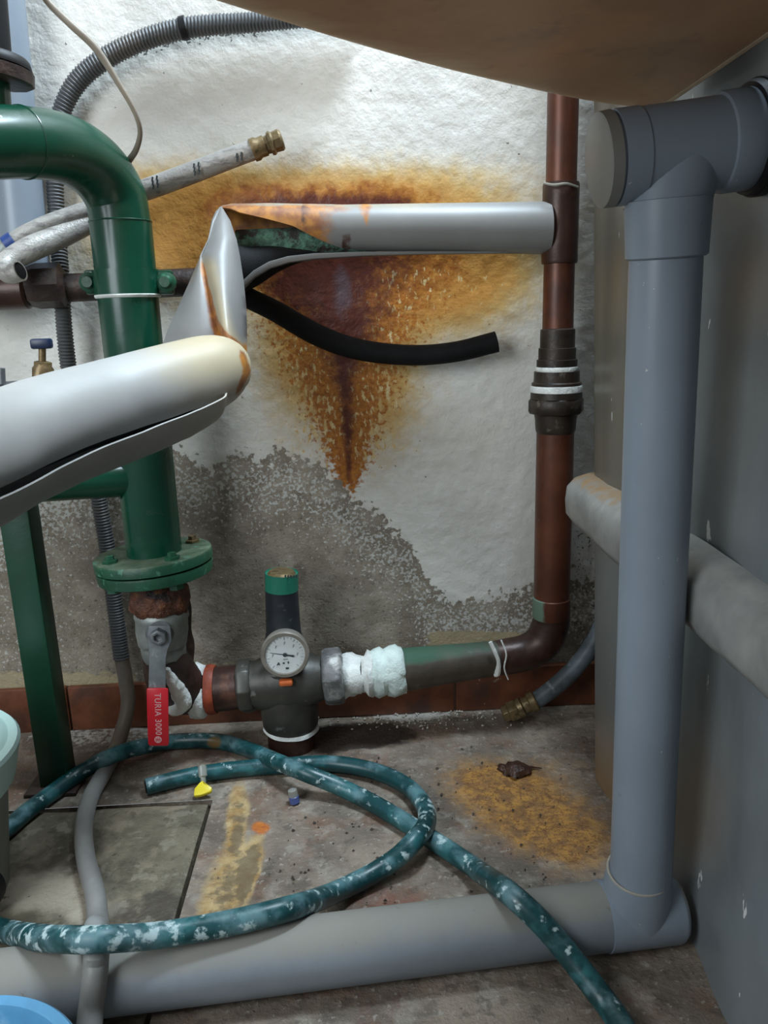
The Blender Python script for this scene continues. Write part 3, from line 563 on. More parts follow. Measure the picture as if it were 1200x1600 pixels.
# ------------------------------------------------------------------ ball valve and tee below the green flange
YV = 1.10
bv = thing('ball_valve', 'lever ball valve with red-sleeved handle hanging below the green flange', 'valve', tuple(at(250, 1050, YV)))
lump([(247, 908, YV, 36), (248, 920, YV, 42), (250, 935, YV, 44), (251, 948, YV, 43), (252, 957, YV, 36)], 'rusted_nipple', M['rusty'], 11, bv, .10, .06)
vz([(252, 950, 36), (252, 955, 41), (253, 962, 42), (253, 966, 40), (253, 985, 40), (254, 1004, 37), (254, 1006, 33)], YV, 'body', M['zinc'], bv)
vz([(254, 1003, 33), (254, 1008, 36), (256, 1022, 35), (257, 1030, 30)], YV, 'end_collar', M['zinc'], bv, seg=8)
A = at(250, 988, YV-.015); B = at(249, 990, YV-.065)
MB().lathe(A, B, [(0, .020), (.02, .020), (.024, .017), (.032, .017)], 28).build('stem_boss', M['zincd'], bv)
A = at(249, 993, YV-.047); MB().lathe(A, A+Vector((0, -1, 0)), [(0, .013), (.010, .012), (.011, .009), (.011, .006), (.005, .006)], 6).build('stem_nut', M['zincd'], bv, bevel=.0008)
YL = YV-.052
def plate(pts, Y, th):                      # flat bar in px outline rows (left,right,py)
    rr = []
    for l, r, y, dy in pts: rr.append([at(l, y, Y+dy), at(r, y, Y+dy), at(r, y, Y+dy+th), at(l, y, Y+dy+th)])
    return MB().rings(rr)
plate([(232, 266, 978, .004), (230, 268, 1000, .003), (232, 262, 1015, 0), (233, 259, 1030, -.004), (232, 259, 1085, -.006), (233, 259, 1150, -.006)], YL, .004).build('lever', M['zincd'], bv, bevel=.001); lev = [c for c in bv.children if c.name == 'lever'][0]
gp = plate([(230.5, 261.5, 1075, -.010), (229, 263, 1077, -.011), (230, 263.5, 1120, -.011), (231.5, 264, 1162, -.011), (234, 262, 1165.5, -.010)], YL, .0115).build('grip', M['red'], lev, bevel=.0018)
fc = bpy.data.curves.new('grip_text', 'FONT'); fc.body = 'TURIA 3000'; fc.size = .0148; fc.extrude = .0003; fc.space_character = 1.12; fc.align_x = 'LEFT'
fo = bpy.data.objects.new('tmp_text', fc); COL.objects.link(fo)
me = bpy.data.meshes.new_from_object(fo); bpy.data.objects.remove(fo)
T0 = at(241.5, 1083, YL-.0114); T1 = at(243.5, 1150, YL-.0114); tx = (T1-T0).normalized(); tn = Vector((0, -1, 0)); tn = (tn-tx*tn.dot(tx)).normalized(); ty = tn.cross(tx)
c_ = np.empty(len(me.vertices)*3); me.vertices.foreach_get('co', c_); c_ = c_.reshape(-1, 3); sc = (T1-T0).length/c_[:, 0].max()*.97
mb = MB(); mb.v = [tuple(T0+tx*(q[0]*sc)+ty*(q[1]*min(1.0, sc*1.1))+tn*q[2]) for q in c_]; mb.f = [tuple(p.vertices) for p in me.polygons]
mb.build('grip_text', M['print'], lev)
Lc = at(247, 1155.5, YL-.0112); mb = MB(); mb.lathe(Lc, Lc+tn, [(0, .0052), (.0004, .0052)], 24)
mb.build('grip_emblem', M['print'], lev)
mb = MB(); rr_ = .0036
for dx in (-.0026, 0, .0026): mb.box(Lc+tn*.0005+Vector((dx, 0, 0)), (.0007, .0006, .006))
mb.box(Lc+tn*.0005, (.007, .0006, .0007)); mb.build('emblem_lines', M['red'], lev)
it = thing('iron_tee', 'dark rusted iron elbow wrapped in white thread tape beside the red handle', 'pipe fitting', tuple(at(295, 1112, 1.13)))
MB().tube(pxt([(256, 1022, 1.10, 33), (262, 1040, 1.105, 38), (272, 1062, 1.118, 40), (290, 1078, 1.135, 38), (312, 1079, YG, 34)], .004), 28).build('elbow', M['rustd'], it)
MB().tube(pxt([(280, 930, 1.125, 12), (285, 950, 1.127, 14), (286, 985, 1.127, 13), (289, 1010, 1.127, 15), (285, 1045, 1.13, 16)], .004), 14).build('drip_crust', M['rustd'], it)
lump([(296, 1080, YG, 33), (299, 1080, YG, 40), (308, 1079, YG, 43), (317, 1079, YG, 43), (322, 1078, YG, 39), (324, 1078, YG, 30)], 'thread_tape', M['ptfe'], 14, it, .05, .04)
# tape draped on the front of the elbow (curved band following its lower outside)
MB().tube(pxt([(262, 1044, 1.062, 4), (268, 1062, 1.068, 9), (279, 1081, 1.084, 13), (285, 1097, 1.096, 15), (275, 1108, 1.092, 11), (262, 1110, 1.085, 5)], .003), 14).build('thread_tape', M['ptfe'], it, disp=lambda V: (np.stack([fbm(V, 90), fbm(V+3, 90), fbm(V+7, 90)], 1)-.5)*.007)
A, B, pr = pxl([(323, 1078, YG, 30), (324, 1078, YG, 38), (331, 1078, YG, 39), (338, 1077, YG, 37), (338, 1077, YG, 30)]); MB().lathe(A, B, pr, 32, wob=lambda t, a: 1+.02*math.sin(a*29)).build('red_gasket', M['redring'], it)

# ------------------------------------------------------------------ green pump pipework
YP = 1.10
gp_ = thing('green_pipe', 'green painted steel pipe with big bend at top and flange at bottom', 'pipe', tuple(at(242, 905, YP)))
def xg(y): return 200+(y-460)*(240-200)/(850-460)
MB().lathe(at(xg(345), 345, YP), at(xg(866), 866, YP), [(0, .0395), ((at(xg(866), 866, YP)-at(xg(345), 345, YP)).length, .0385)], 40).build('upright', M['green'], gp_)
rg_ = pxt([(xg(348), 348, YP, 46), (179, 305, YP-.004, 47), (150, 263, YP-.030, 49), (104, 234, YP-.075, 51), (36, 223, YP-.135, 52.5), (-60, 224, YP-.20, 55), (-400, 226, YP-.36, 64)], .006)
MB().tube(rg_, 40).build('bend', M['green'], gp_)
ib = min(range(len(rg_)), key=lambda i: (Vector(rg_[i][:3])-at(36, 223, YP-.135)).length)
for P_, dd, r_ in ((at(xg(347), 347, YP), Vector((0, 0, 1)), .0392), (Vector(rg_[ib][:3]), Vector(rg_[ib+1][:3])-Vector(rg_[ib-1][:3]), rg_[ib][3])):
    MB().ring_tube(P_, dd, r_, .0012, 40).build('weld_bead', M['green'], gp_)
MB().ring_tube(at(xg(462), 462, YP), (0, 0, 1), .0396, .0034, 40).build('white_band', M['ptfe'], gp_)
A = at(xg(745), 745, YP); B = at(-330, 770, YP-.16)
MB().lathe(A, B, [(0, .026), ((B-A).length, .030)], 32).build('branch', M['green'], gp_)
MB().ring_tube(at(190, 745, YP-.004), (1, .1, 0), .031, .0022, 32).build('weld_bead', M['green'], gp_)
rF = hw(at(242, 870, YP), 90)
# flange pair: two discs with a gap, four bolts, tilted as in the photo
Fa = at(242, 882, YP); fn = Vector((-.05, .02, 1)).normalized()
fo_ = MB().lathe(Fa+fn*.004, Fa+fn*1, [(0, rF*.6), (0, rF), (.013, rF), (.0145, rF*.985), (.0145, rF*.4)], 64).build('upper_flange', M['greenw'], gp_)
Wv = world_verts(fo_); attr(fo_, 'dust', .9*sst(.0, .012, (Wv-np.array(Fa)) @ np.array(fn)-.010))
fo_ = MB().lathe(Fa+fn*.001, Fa-fn*1, [(0, rF*.6), (0, rF*.98), (.003, rF*.99), (.015, rF*.97), (.017, rF*.92), (.017, rF*.3)], 64).build('lower_flange', M['greenw'], gp_); attr(fo_, 'dust', np.full(len(fo_.data.vertices), .25))
MB().lathe(Fa-fn*.002, Fa+fn*1, [(0, rF*.72), (.01, rF*.72)], 40).build('gasket', M['black'], gp_)
for k in range(4):
    a = math.radians(38+90*k); cpt = Fa+Vector((math.cos(a), math.sin(a), 0))*rF*.76; cpt = cpt-fn*(cpt-Fa).dot(fn)
    fu = next(c for c in gp_.children if c.name.startswith('upper_flange')); fl_ = next(c for c in gp_.children if c.name.startswith('lower_flange')); bm_ = M['greenw'] if k != 0 else M['brass']
    for nm, par, mb in (('bolt', fu, MB().lathe(cpt+fn*.0145, cpt+fn*1, [(0, .011), (.008, .011), (.0085, .0065), (.014, .006), (.0145, .005)], 6, phase=k)), ('nut', fl_, MB().lathe(cpt-fn*.016, cpt-fn*1, [(0, .011), (.008, .011)], 6, phase=k))):
        o = mb.build(nm, bm_, par)
        if bm_ == M['greenw']: attr(o, 'dust', np.full(len(o.data.vertices), .3))
cl = thing('pipe_clamp', 'green two-bolt pipe clamp round the upright green pipe', 'clamp', tuple(at(200, 445, YP)))
Cc = at(xg(443), 443, YP)
MB().lathe(Cc-Vector((0, 0, .017)), Cc+Vector((0, 0, 1)), [(0, .0385), (0, .0425), (.034, .0425), (.034, .0385)], 40).build('band', M['green'], cl)
for px in (143, 258):
    P_ = at(px, 441, YP-.004); s_ = -1 if px < 200 else 1
    MB().box(P_+Vector((-s_*.008, .006, 0)), (.036, .012, .032)).build('lug', M['green'], cl, bevel=.004)
    b_ = MB().lathe(P_+Vector((s_*.002, .003, 0)), P_+Vector((s_*.002, -1, 0)), [(0, .013), (.008, .013), (.010, .009), (.013, .008), (.017, .007)], 12).build('bolt', M['greenw'], cl); attr(b_, 'dust', np.full(len(b_.data.vertices), .1))
pp = thing('pump_flange', 'black flanged joint on a dark stub above the green bend at top left', 'flange', tuple(at(-10, 180, .98)))
vz([(-18, 120, 30), (-12, 195, 30)], .975, 'stub', M['green'], pp)
vz([(-14, 84, 52), (-14, 88, 56), (-14, 97, 59), (-14, 101, 59), (-14, 102, 40)], .975, 'upper_disc', M['black'], pp)
vz([(-13, 102, 40), (-13, 104, 62), (-13, 124, 62), (-13, 127, 57), (-13, 127, 30)], .975, 'lower_disc', M['rustd'], pp, seg=14)
vz([(-44, -300, 30), (-14, 86, 30)], .975, 'upper_stub', M['black'], pp)
ps = thing('support_post', 'square dark green steel post standing on the floor at left', 'post', (-.462, 1.07, 0))
zt = at(10, 725, 1.02).z
a = at(25, 1000, 1.06)
MB().box((-.4625, 1.07, zt/2+.002), (.040, .040, zt-.004)).build('tube', M['post'], ps, bevel=.002)
MB().box((-.4625, 1.07, .003), (.075, .075, .006)).build('base_plate', M['rustd'], ps, bevel=.001)

# ------------------------------------------------------------------ pipes behind
gv = thing('grey_downpipe', 'grey plastic downpipe on the wall behind the green bend', 'pipe', tuple(at(45, 440, 1.19)))
MB().tube(resample([tuple(at(-30, -300, 1.195))+(.031,), tuple(at(42, 435, 1.195))+(.033,)], .05), 32).build('tube', M['pvc'], gv)
vz([(24, 268, 35), (26, 292, 35), (26, 294, 33)], 1.195, 'collar', M['pvc'], gv)
rp = thing('rusty_pipe', 'dark rusted iron pipe running along the wall behind the green clamp', 'pipe', tuple(at(130, 440, 1.17)))
MB().lathe(at(-360, 472, 1.165), at(296, 441, 1.185), [(0, .0195), (.64, .0195)], 24).build('tube', M['rustd'], rp)
MB().lathe(at(-60, 457, 1.165), at(45, 453, 1.165), [(0, .026), (.09, .026), (.094, .022)], 24).build('coupling', M['copperd'], rp)
MB().lathe(at(45, 448, 1.165), at(100, 445, 1.17), [(0, .027), (.012, .031), (.045, .031), (.05, .02)], 8).build('nut', M['rustd'], rp)
# braided hoses
bh = thing('braided_hose', 'long braided flexible hose with brass nut, pointing up to the right', 'hose', tuple(at(320, 265, 1.18)))
hA = pxt([(410, 229, 1.175, 15), (360, 247, 1.18, 15.5), (300, 270, 1.185, 16), (235, 294, 1.185, 16), (180, 313, 1.18, 15), (130, 330, 1.165, 13), (80, 346, 1.15, 12), (40, 364, 1.14, 12), (16, 380, 1.135, 12)], .005)
MB().tube(hA, 18).build('sleeve', M['braid'], bh)
A, B, pr = pxl([(395, 235, 1.175, 15), (394, 235, 1.175, 17), (401, 232, 1.175, 17.5), (405, 231, 1.175, 15), (413, 228, 1.175, 15.5), (415, 227, 1.175, 15)]); MB().lathe(A, B, pr, 28).build('ferrule', M['brass'], bh)
A, B, pr = pxl([(413, 228, 1.175, 13), (420, 225, 1.175, 14), (421, 224.5, 1.175, 17.5), (425, 223, 1.175, 18.5), (428, 222, 1.175, 15.5), (438, 218.5, 1.175, 16.5), (441, 217.5, 1.175, 14), (442, 217, 1.175, 8)]); MB().lathe(A, B, pr, 8).build('nut', M['brass'], bh)
A, B, pr = pxl([(23, 376, 1.135, 12), (22, 376, 1.135, 15), (10, 384, 1.133, 15), (9, 385, 1.133, 12)]); MB().lathe(A, B, pr, 24).build('blue_band', M['blueb'], bh)
MB().tube(pxt([(12, 383, 1.133, 13), (2, 397, 1.13, 14), (-15, 420, 1.13, 14)], .005), 18).build('clear_end', M['zinc'], bh)
for px, py in ((241, 283), (306, 262), (372, 240)):
    mb = MB()
    for k in range(2):
        for j in range(3): mb.box(at(px-3+7*k+j*.8, py-3+6*j-2*k, 1.164+.003*abs(j-1)), (.0022, .0014, .0060), Matrix.Rotation(.2, 3, 'Y'))
    mb.build('hose_print', M['ink'], bh)
b2 = thing('coiled_hose_end', 'braided hose curling back to an open end at the left edge', 'hose', tuple(at(60, 400, 1.15)))
hB = pxt([(222, 303, 1.20, 13), (180, 324, 1.19, 14), (135, 350, 1.17, 16), (90, 371, 1.15, 18), (50, 388, 1.13, 19), (18, 405, 1.115, 17), (6, 418, 1.10, 15), (14, 428, 1.085, 15), (32, 423, 1.08, 16)], .005)
MB().tube(hB, 18, cap1=False).build('sleeve', M['braid'], b2, solid=.002)
MB().lathe(at(27, 425, 1.0825), at(32, 423, 1.08), [(0, .011), (.004, .011)], 18).build('bore', M['black'], b2)
# corrugated conduit
cd = thing('corrugated_conduit', 'dark grey corrugated conduit arching over the wall and down to the floor', 'conduit', tuple(at(190, 1035, 1.2)))
cc = pxt([(560, 22, 1.215, 14), (470, 28, 1.215, 14), (395, 35, 1.215, 14), (335, 39, 1.213, 14.5), (285, 45, 1.213, 15), (225, 62, 1.213, 15), (170, 88, 1.212, 15), (126, 122, 1.212, 15), (100, 165, 1.212, 14), (88, 215, 1.212, 13), (86, 285, 1.21, 12.5), (90, 360, 1.205, 12), (96, 440, 1.19, 12), (101, 520, 1.19, 12), (112, 600, 1.2, 12), (140, 700, 1.21, 12), (156, 790, 1.215, 12), (168, 860, 1.215, 12), (180, 950, 1.212, 12), (190, 1030, 1.205, 12)], .0024)
cc[:, 3] *= 1+.085*np.where((np.arange(len(cc))//1) % 2 == 0, 1, -1)
MB().tube(cc, 14).build('corrugated_tube', M['conduit'], cd, sharp=60)
MB().tube(pxt([(283, 45, 1.213, 17), (292, 43, 1.213, 17)], .004), 18).build('tape_band', M['black'], cd)
# surface of floor + drain pipe for things lying on them
def surf(x, y):
    h = 0.
    dy = abs(y-pipeY(x))
    R2 = RP+.0036
    if x < .33:
        if dy < R2: h = R2*1.0+math.sqrt(max(0, R2*R2-dy*dy))-.0036
        elif dy < 2.2*R2: h = max(0, R2*.86*(1-(dy-R2)/(1.2*R2)))
    return h
def lay(px, py, r, lift=0.):                # point of the view ray where it meets a hose of radius r lying on that surface
    rr = ray(px, py); o = np.array([0, 0, CH]); lo = None
    for t in np.linspace(.2, 2.5, 4000)/np.linalg.norm(rr)*1.0:
        p = o+rr*t
        if p[2] <= surf(p[0], p[1])+r+lift: return (p[0], min(p[1], 1.215), p[2], r)
    return (*fl(px, py, r), r)
def laid(rows, r, step=.006, sm=16):
    q = np.array(cr([(x[0], x[1], x[2] if len(x) > 2 else 0) for x in rows], 10))
    z = np.array([lay(x, y, r)[2]+l for x, y, l in q])
    for k in range(sm): z[1:-1] = .25*z[:-2]+.5*z[1:-1]+.25*z[2:]
    for k in range(3): z[1:-1] = np.maximum(z[1:-1], .5*(z[:-2]+z[2:]))
    P = np.array([(*fl(x, y, max(h, r)), r) for (x, y, l), h in zip(q, z)])
    P[:, 1] = np.minimum(P[:, 1], 1.215); return resample(P, step)
sc_rows = [tuple(at(190, 1028, 1.205))+(.0115,), tuple(at(196, 1060, 1.205))+(.0118,), tuple(at(200, 1100, 1.195))+(.0118,), tuple(at(190, 1145, 1.17))+(.0118,)]
rest = [lay(x, y, .0118) for x, y in ((178, 1178), (160, 1212), (142, 1245), (131, 1290), (134, 1340), (148, 1395), (153, 1440), (151, 1480), (150, 1505), (147, 1540), (143, 1575), (138, 1620), (134, 1660))]
a = resample(cr(sc_rows+rest, 10), .006); a[:, 2] = np.maximum(a[:, 2], [max(surf(x, y)*.98+.0118, .0118) if y < 1.1 else 0 for x, y in a[:, :2]])
for k in range(2): a[1:-1, 2] = np.maximum(a[1:-1, 2], .5*(a[:-2, 2]+a[2:, 2]))
o = MB().tube(a, 18).build('smooth_tube', M['conduits'], cd); u, v = uv_of(world_verts(o)); attr(o, 'brown', .85*sst(1240, 1150, v))
CA = a
kb = MB().tube(pxt([(62, -25, 1.03, 5.5), (74, 2, 1.03, 5.5), (110, 38, 1.03, 5.8), (150, 76, 1.04, 6), (186, 132, 1.05, 4.6), (210, 174, 1.06, 4), (219, 205, 1.07, 4), (213, 233, 1.08, 4.5), (200, 253, 1.09, 5)], .006), 10)
tag(kb.build('thin_cable', M['cable'], None), 'thin beige cable drooping past the conduit behind the green bend', 'cable')
vb = thing('bleed_valve', 'small brass bleed valve with dark blue knob behind the white pipe', 'valve', tuple(at(68, 610, .97)))
vz([(68, 640, 15), (68, 598, 15), (68, 596, 17), (68, 576, 17), (67, 572, 14), (67, 566, 14), (67, 564, 7)], .97, 'body', M['brass'], vb, seg=8)
vz([(66, 568, 5.5), (66, 542, 5.5)], .97, 'stem', M['brass'], vb, seg=16)
MB().box(at(65, 537, .97), (.023, .016, .012)).build('knob', M['bluek'], vb, bevel=.003)
bp = thing('black_braided_line', 'black braided line half hidden behind the white jacketed pipe', 'hose', tuple(at(0, 612, .97)))
MB().tube(pxt([(-60, 615, .97, 12), (0, 609, .97, 12), (40, 607, .97, 12), (70, 612, .97, 12)], .006), 14).build('line', M['conduit'], bp)
vz([(0, 575, 8), (1, 600, 8)], .965, 'plug', M['zincd'], bp, seg=6)

# ------------------------------------------------------------------ white jacketed pipe
jp = thing('jacketed_pipe', 'insulated pipe in white plastic jacket, sagging open, crossing the wall and coming forward', 'pipe', tuple(at(345, 600, 1.0)))
def paintj(o, extra=None):
    u, v = uv_of(world_verts(o)); z = np.zeros_like(u)
    ru = z.copy(); bu = z.copy(); ha = z.copy()
    if extra == 'wall':
        ru = np.maximum(.95*sst(560, 470, u), .0)*sst(310, 330, v); ru = np.maximum(ru, .75*np.exp(-((u-572)/8.)**2)*sst(388, 330, v)); ru = np.maximum(ru, .5*sst(640, 560, u)*sst(345, 330, v))
        bu = .8*np.exp(-((u-541)/9.)**2)*sst(330, 380, v)+.55*np.exp(-((u-475)/14.)**2)*sst(390, 340, v)+.5*sst(420, 350, u); ha = .5*sst(900, 600, u)*sst(340, 322, v)
    if extra == 'leg':
        cx = np.interp(v, [330, 400, 450, 500, 520, 560, 600], [322, 313, 323, 334, 342, 375, 385])
        d = u-cx
        ru = .95*np.exp(-(d/np.interp(v, [330, 450, 520, 560], [4, 5, 12, 14]))**2)*sst(380, 430, v)+.7*sst(505, 545, v)*sst(330, 350, u)*sst(-40, 0, d)*sst(60, 10, d)
        ha = .75*np.exp(-((d-12)/20.)**2)*sst(380, 420, v); bu = .0*u
    if extra == 'run':
        ru = .85*np.exp(-((u-np.interp(v, [530, 580, 640], [372, 386, 360]))/8.)**2)*sst(530, 560, v)*sst(650, 600, v); ha = .95*sst(110, 330, u)*(.45+.55*sst(650, 540, v))
    gr = np.full_like(u, .75) if extra in ('wall', 'leg', None) else .75*sst(700, 800, v-u*-.35)  # greys wall run, elbow and flap: shade put into the colour, besides aging
    attr(o, 'grime_shade', gr); attr(o, 'rust', ru); attr(o, 'burn', bu); attr(o, 'halo', ha); return o
# run along the wall; cross-section is an open arc whose front lower edge lifts toward the left
rings = []; YW = 1.172
for px in list(np.linspace(856, 545, 24))+list(np.linspace(535, 350, 26)):
    cy = np.interp(px, [345, 400, 540, 856], [349, 352, 356, 356.5]); h = np.interp(px, [345, 365, 420, 540, 856], [25, 30, 33, 34, 39]); Cn = at(px, cy, YW); r = hw(Cn, h)
    end = np.interp(px, [345, 380, 460, 545, 600, 856], [30, 62, 95, 168, 172, 176])       # degrees from top toward the front
    bk = np.interp(px, [345, 420, 545, 600, 856], [-110, -130, -178, -180, -181])
    rr = []
    for k in range(33):
        a = math.radians(bk+(end-bk)*k/32); rr.append(Cn+Vector((0, -math.sin(a)*r, math.cos(a)*r)))
    rings.append(rr)
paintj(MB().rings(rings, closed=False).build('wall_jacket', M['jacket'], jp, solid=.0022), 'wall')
# peeled lower lip hanging from the run
lip = []
for px, py, w_, Y in [(378, 445, 9, 1.115), (396, 428, 9, 1.125), (420, 414, 9, 1.135), (450, 405, 8, 1.14), (490, 400, 7, 1.145), (560, 396.5, 5.5, 1.15), (640, 395, 4, 1.155), (740, 394.5, 3, 1.16), (850, 394, 2, 1.165)]:
    lip.append([at(px, py-w_*.6, Y), at(px+1, py+w_*.6, Y+.002), at(px+6, py+w_*.9, Y+.05), at(px+4, py-w_*.2, Y+.05)])
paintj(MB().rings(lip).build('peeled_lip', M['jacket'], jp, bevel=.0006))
MB().lathe(at(372, 380, 1.175), at(845, 360, 1.175), [(0, .0185), (.47, .0185)], 24).build('inner_pipe', M['verdigris'], jp, disp=lambda V: (np.stack([fbm(V, 80), fbm(V+3, 80), fbm(V+7, 80)], 1)-.5)*.008)
MB().tube(pxt([(372, 420, 1.16, 38), (395, 415, 1.165, 30), (430, 402, 1.17, 22), (480, 392, 1.175, 14), (560, 384, 1.178, 10)], .006), 20).build('inner_foam', M['foam'], jp)
# elbow piece: folded sheet with a crease
st = [(322, 345, 345.5, 346, 1.155, 1.155), (330, 337, 342, 351, 1.145, 1.14), (345, 330, 335, 360, 1.13, 1.12), (375, 325, 327, 370, 1.11, 1.09), (400, 313, 316, 375, 1.10, 1.07), (440, 296, 322, 381, 1.085, 1.04), (480, 278, 330, 385, 1.07, 1.015), (515, 262, 340, 386, 1.055, .995), (550, 250, 358, 386, 1.04, .985), (585, 256, 368, 383, 1.02, .985), (610, 275, 360, 374, 1.005, .985)]
rings = []
for y, l, c, r, Yb, Yf in st:
    Lp, Cp, Rp = at(l, y, Yb), at(c, y, (Yb+Yf)/2), at(r, y, Yb); rr = []
    for k in range(8):                      # left panel, bulging a little
        t = k/8; q = Lp.lerp(Cp, t); q.y -= math.sin(math.pi*t)*(Yb-Yf)*.30; rr.append(q)
    for k in range(12):                     # right panel
        t = k/12; q = Cp.lerp(Rp, t); q.y -= math.sin(math.pi*min(1, t*.9+.0))*(Yb-Yf)*.85; rr.append(q)
    for k in range(12):                     # back
        t = k/12; q = Rp.lerp(Lp, t); q.y += math.sin(math.pi*t)*(Yb-Yf)*.8*(.6 if y > 350 else .2); rr.append(q)
    rings.append(rr)
R3 = []
for i in range(len(rings)-1):
    for k in range(4):
        R3.append([rings[i][j].lerp(rings[i+1][j], k/4) for j in range(32)])
R3.append(rings[-1])
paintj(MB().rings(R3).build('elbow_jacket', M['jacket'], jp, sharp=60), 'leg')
# front run: spiral section, slit open underneath
P3 = pxt([(-150, 742, .56, 94), (-60, 711, .64, 84), (0, 688, .70, 77), (80, 658, .765, 72), (160, 633, .83, 68), (240, 609, .89, 65), (300, 591, .935, 62), (332, 580, .958, 57), (350, 575, .972, 50), (364, 573, .985, 38), (372, 573, .993, 22), (375, 573, .997, 8)], .006)
ex = P3[0]-P3[5]; ex[3] = 0; P3 = np.vstack([P3[0]+ex*k for k in (4, 3, 2, 1)]+[P3])
rings = []; n_ = len(P3); pts = [Vector(q[:3]) for q in P3]
for i in range(n_):
    T = (pts[min(i+1, n_-1)]-pts[max(i-1, 0)]).normalized(); up_ = (Vector((0, 0, 1))-T*T.z).normalized(); fr = T.cross(up_)
    if fr.y > 0: fr = -fr                   # toward the viewer
    px_ = float(uv_of(np.array([pts[i]]))[0][0]); sag = np.interp(px_, [-100, 0, 150, 260, 305, 318], [.50, .48, .46, .36, .20, .0]); r = P3[i][3]; rr = []
    for k in range(41):
        t = k/40; a = math.radians(124-t*(360+10)); rad = r*(1+sag*sst(.5, .86, np.array([t]))[0])*(1-.06*sst(.9, 1.0, np.array([t]))[0])
        rr.append(pts[i]+up_*math.cos(a)*rad+fr*math.sin(a)*rad)
    rings.append(rr)
fr_o = MB().rings(rings, closed=False).build('front_jacket', M['jacket'], jp, solid=.002, disp=lambda V: (np.stack([fbm(V, 14), fbm(V+3, 14), fbm(V+7, 14)], 1)-.5)*.003)
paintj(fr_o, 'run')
MB().tube([(q[0], q[1], q[2], q[3]*.86) for q in P3[:-14]], 24).build('inner_foam', M['foam'], jp)
# torn tail of the flap
MB().rings([[at(250, 668, .86), at(252, 690, .865), at(252, 690, .868), at(250, 668, .863)], [at(290, 650, .885), at(285, 681, .89), at(286, 681, .893), at(291, 650, .888)], [at(317, 630, .905), at(300, 668, .905), at(301, 668, .908), at(318, 630, .908)], [at(319, 633, .907), at(312, 648, .907), at(313, 648, .909), at(319, 634, .909)]]).build('torn_flap', M['jacket'], jp)
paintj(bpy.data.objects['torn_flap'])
ft = thing('foam_tube', 'loose black foam insulation tube curving across the rust stain', 'insulation', tuple(at(560, 560, 1.2)))
fa = pxt([(360, 448, 1.17, 16), (385, 464, 1.18, 16), (430, 486, 1.195, 16.5), (495, 523, 1.205, 17), (560, 546, 1.208, 16.5), (640, 555, 1.208, 16), (710, 550, 1.207, 16), (776, 534, 1.205, 16.5)], .006)
MB().tube(fa, 20, cap1=False).build('sleeve', M['foam'], ft, solid=.004)
MB().tube([tuple(q) for q in fa[-6:-3]*np.array([1, 1, 1, .75])], 16).build('bore', M['black'], ft)

# ------------------------------------------------------------------ things on the floor
gh = thing('garden_hose', 'long green hose splashed with white paint, looped across the floor', 'hose', tuple(fl(600, 1350)))
RH = .0122
hp = [(228, 1230), (262, 1221), (300, 1212), (350, 1204), (400, 1199), (450, 1196), (500, 1193), (550, 1197), (600, 1210), (640, 1232), (664, 1262, .004), (666, 1288, .016), (648, 1313, .024), (618, 1342, .010), (570, 1372), (500, 1404), (420, 1428), (340, 1446), (250, 1461, .003), (190, 1466, .018), (150, 1468, .026), (110, 1468, .018), (60, 1465), (10, 1455), (-50, 1436), (-100, 1405), (-105, 1370), (-60, 1333), (0, 1303), (40, 1270), (80, 1240), (125, 1208, .004), (165, 1185, .02), (205, 1171, .016), (260, 1160), (310, 1157), (350, 1160), (390, 1172, .004), (440, 1193, .02), (480, 1209, .022), (530, 1229, .006), (575, 1251), (620, 1277), (652, 1297), (700, 1328), (750, 1362), (800, 1399), (850, 1446), (895, 1500), (930, 1545), (958, 1582), (985, 1625), (1010, 1670)]
ha_ = laid(hp, RH)
o = MB().tube(ha_, 18).build('tube', M['hose'], gh); u, v = uv_of(world_verts(o)); Wv = world_verts(o)
attr(o, 'paint', .22+.34*sst(.008, .022, Wv[:, 2])*(.3+.9*fbm(Wv, 12))+.10*sst(1330, 1440, v)*sst(800, 600, u)); attr(o, 'brown', .9*np.exp(-((u-335)/16.)**2-((v-1160)/14.)**2))
MB().lathe(Vector(ha_[0][:3])-Vector((.001, 0, 0)), Vector(ha_[3][:3]), [(0, RH*.4), (0, RH*.72), (.0012, RH*.72)], 18).build('bore', M['black'], gh)
rh = thing('short_grey_hose', 'short grey rubber hose with brass tip behind the copper elbow', 'hose', tuple(fl(795, 1120)))
ra = pxt([(826, 1100, 1.176, 13), (850, 1086, 1.178, 13.5), (880, 1062, 1.182, 14), (905, 1036, 1.188, 14), (930, 1000, 1.19, 14), (952, 950, 1.19, 14)], .006)
MB().tube(ra, 18).build('tube', M['rhose'], rh)
A, B, pr = pxl([(838, 1094, 1.176, 14), (836, 1095, 1.176, 16), (828, 1099, 1.176, 16), (826, 1100, 1.176, 13), (818, 1104, 1.176, 13), (816, 1105, 1.176, 16), (808, 1108, 1.176, 15)]); MB().lathe(A, B, pr, 20).build('ferrule', M['brass'], rh)
A, B, pr = pxl([(810, 1107, 1.176, 13), (808, 1108, 1.176, 17.5), (796, 1113, 1.176, 17.5), (794, 1113, 1.176, 14), (786, 1116, 1.176, 14), (785, 1117, 1.176, 8)]); MB().lathe(A, B, pr, 6).build('nut', M['brass'], rh, bevel=.001)
yn = thing('yellow_nozzle', 'small bright yellow plastic tip with cloudy stem leaning on the hose end', 'nozzle', tuple(fl(318, 1242)))
e0 = fl(318, 1240, .003); e1 = fl(317, 1224, .010)
A_ = fl(318, 1243, .0015)
pts_ = [(-15, 1247), (-14, 1236), (-5, 1226), (0, 1223), (3, 1226), (9, 1230), (15, 1234), (14, 1240), (8, 1242), (-4, 1246)]
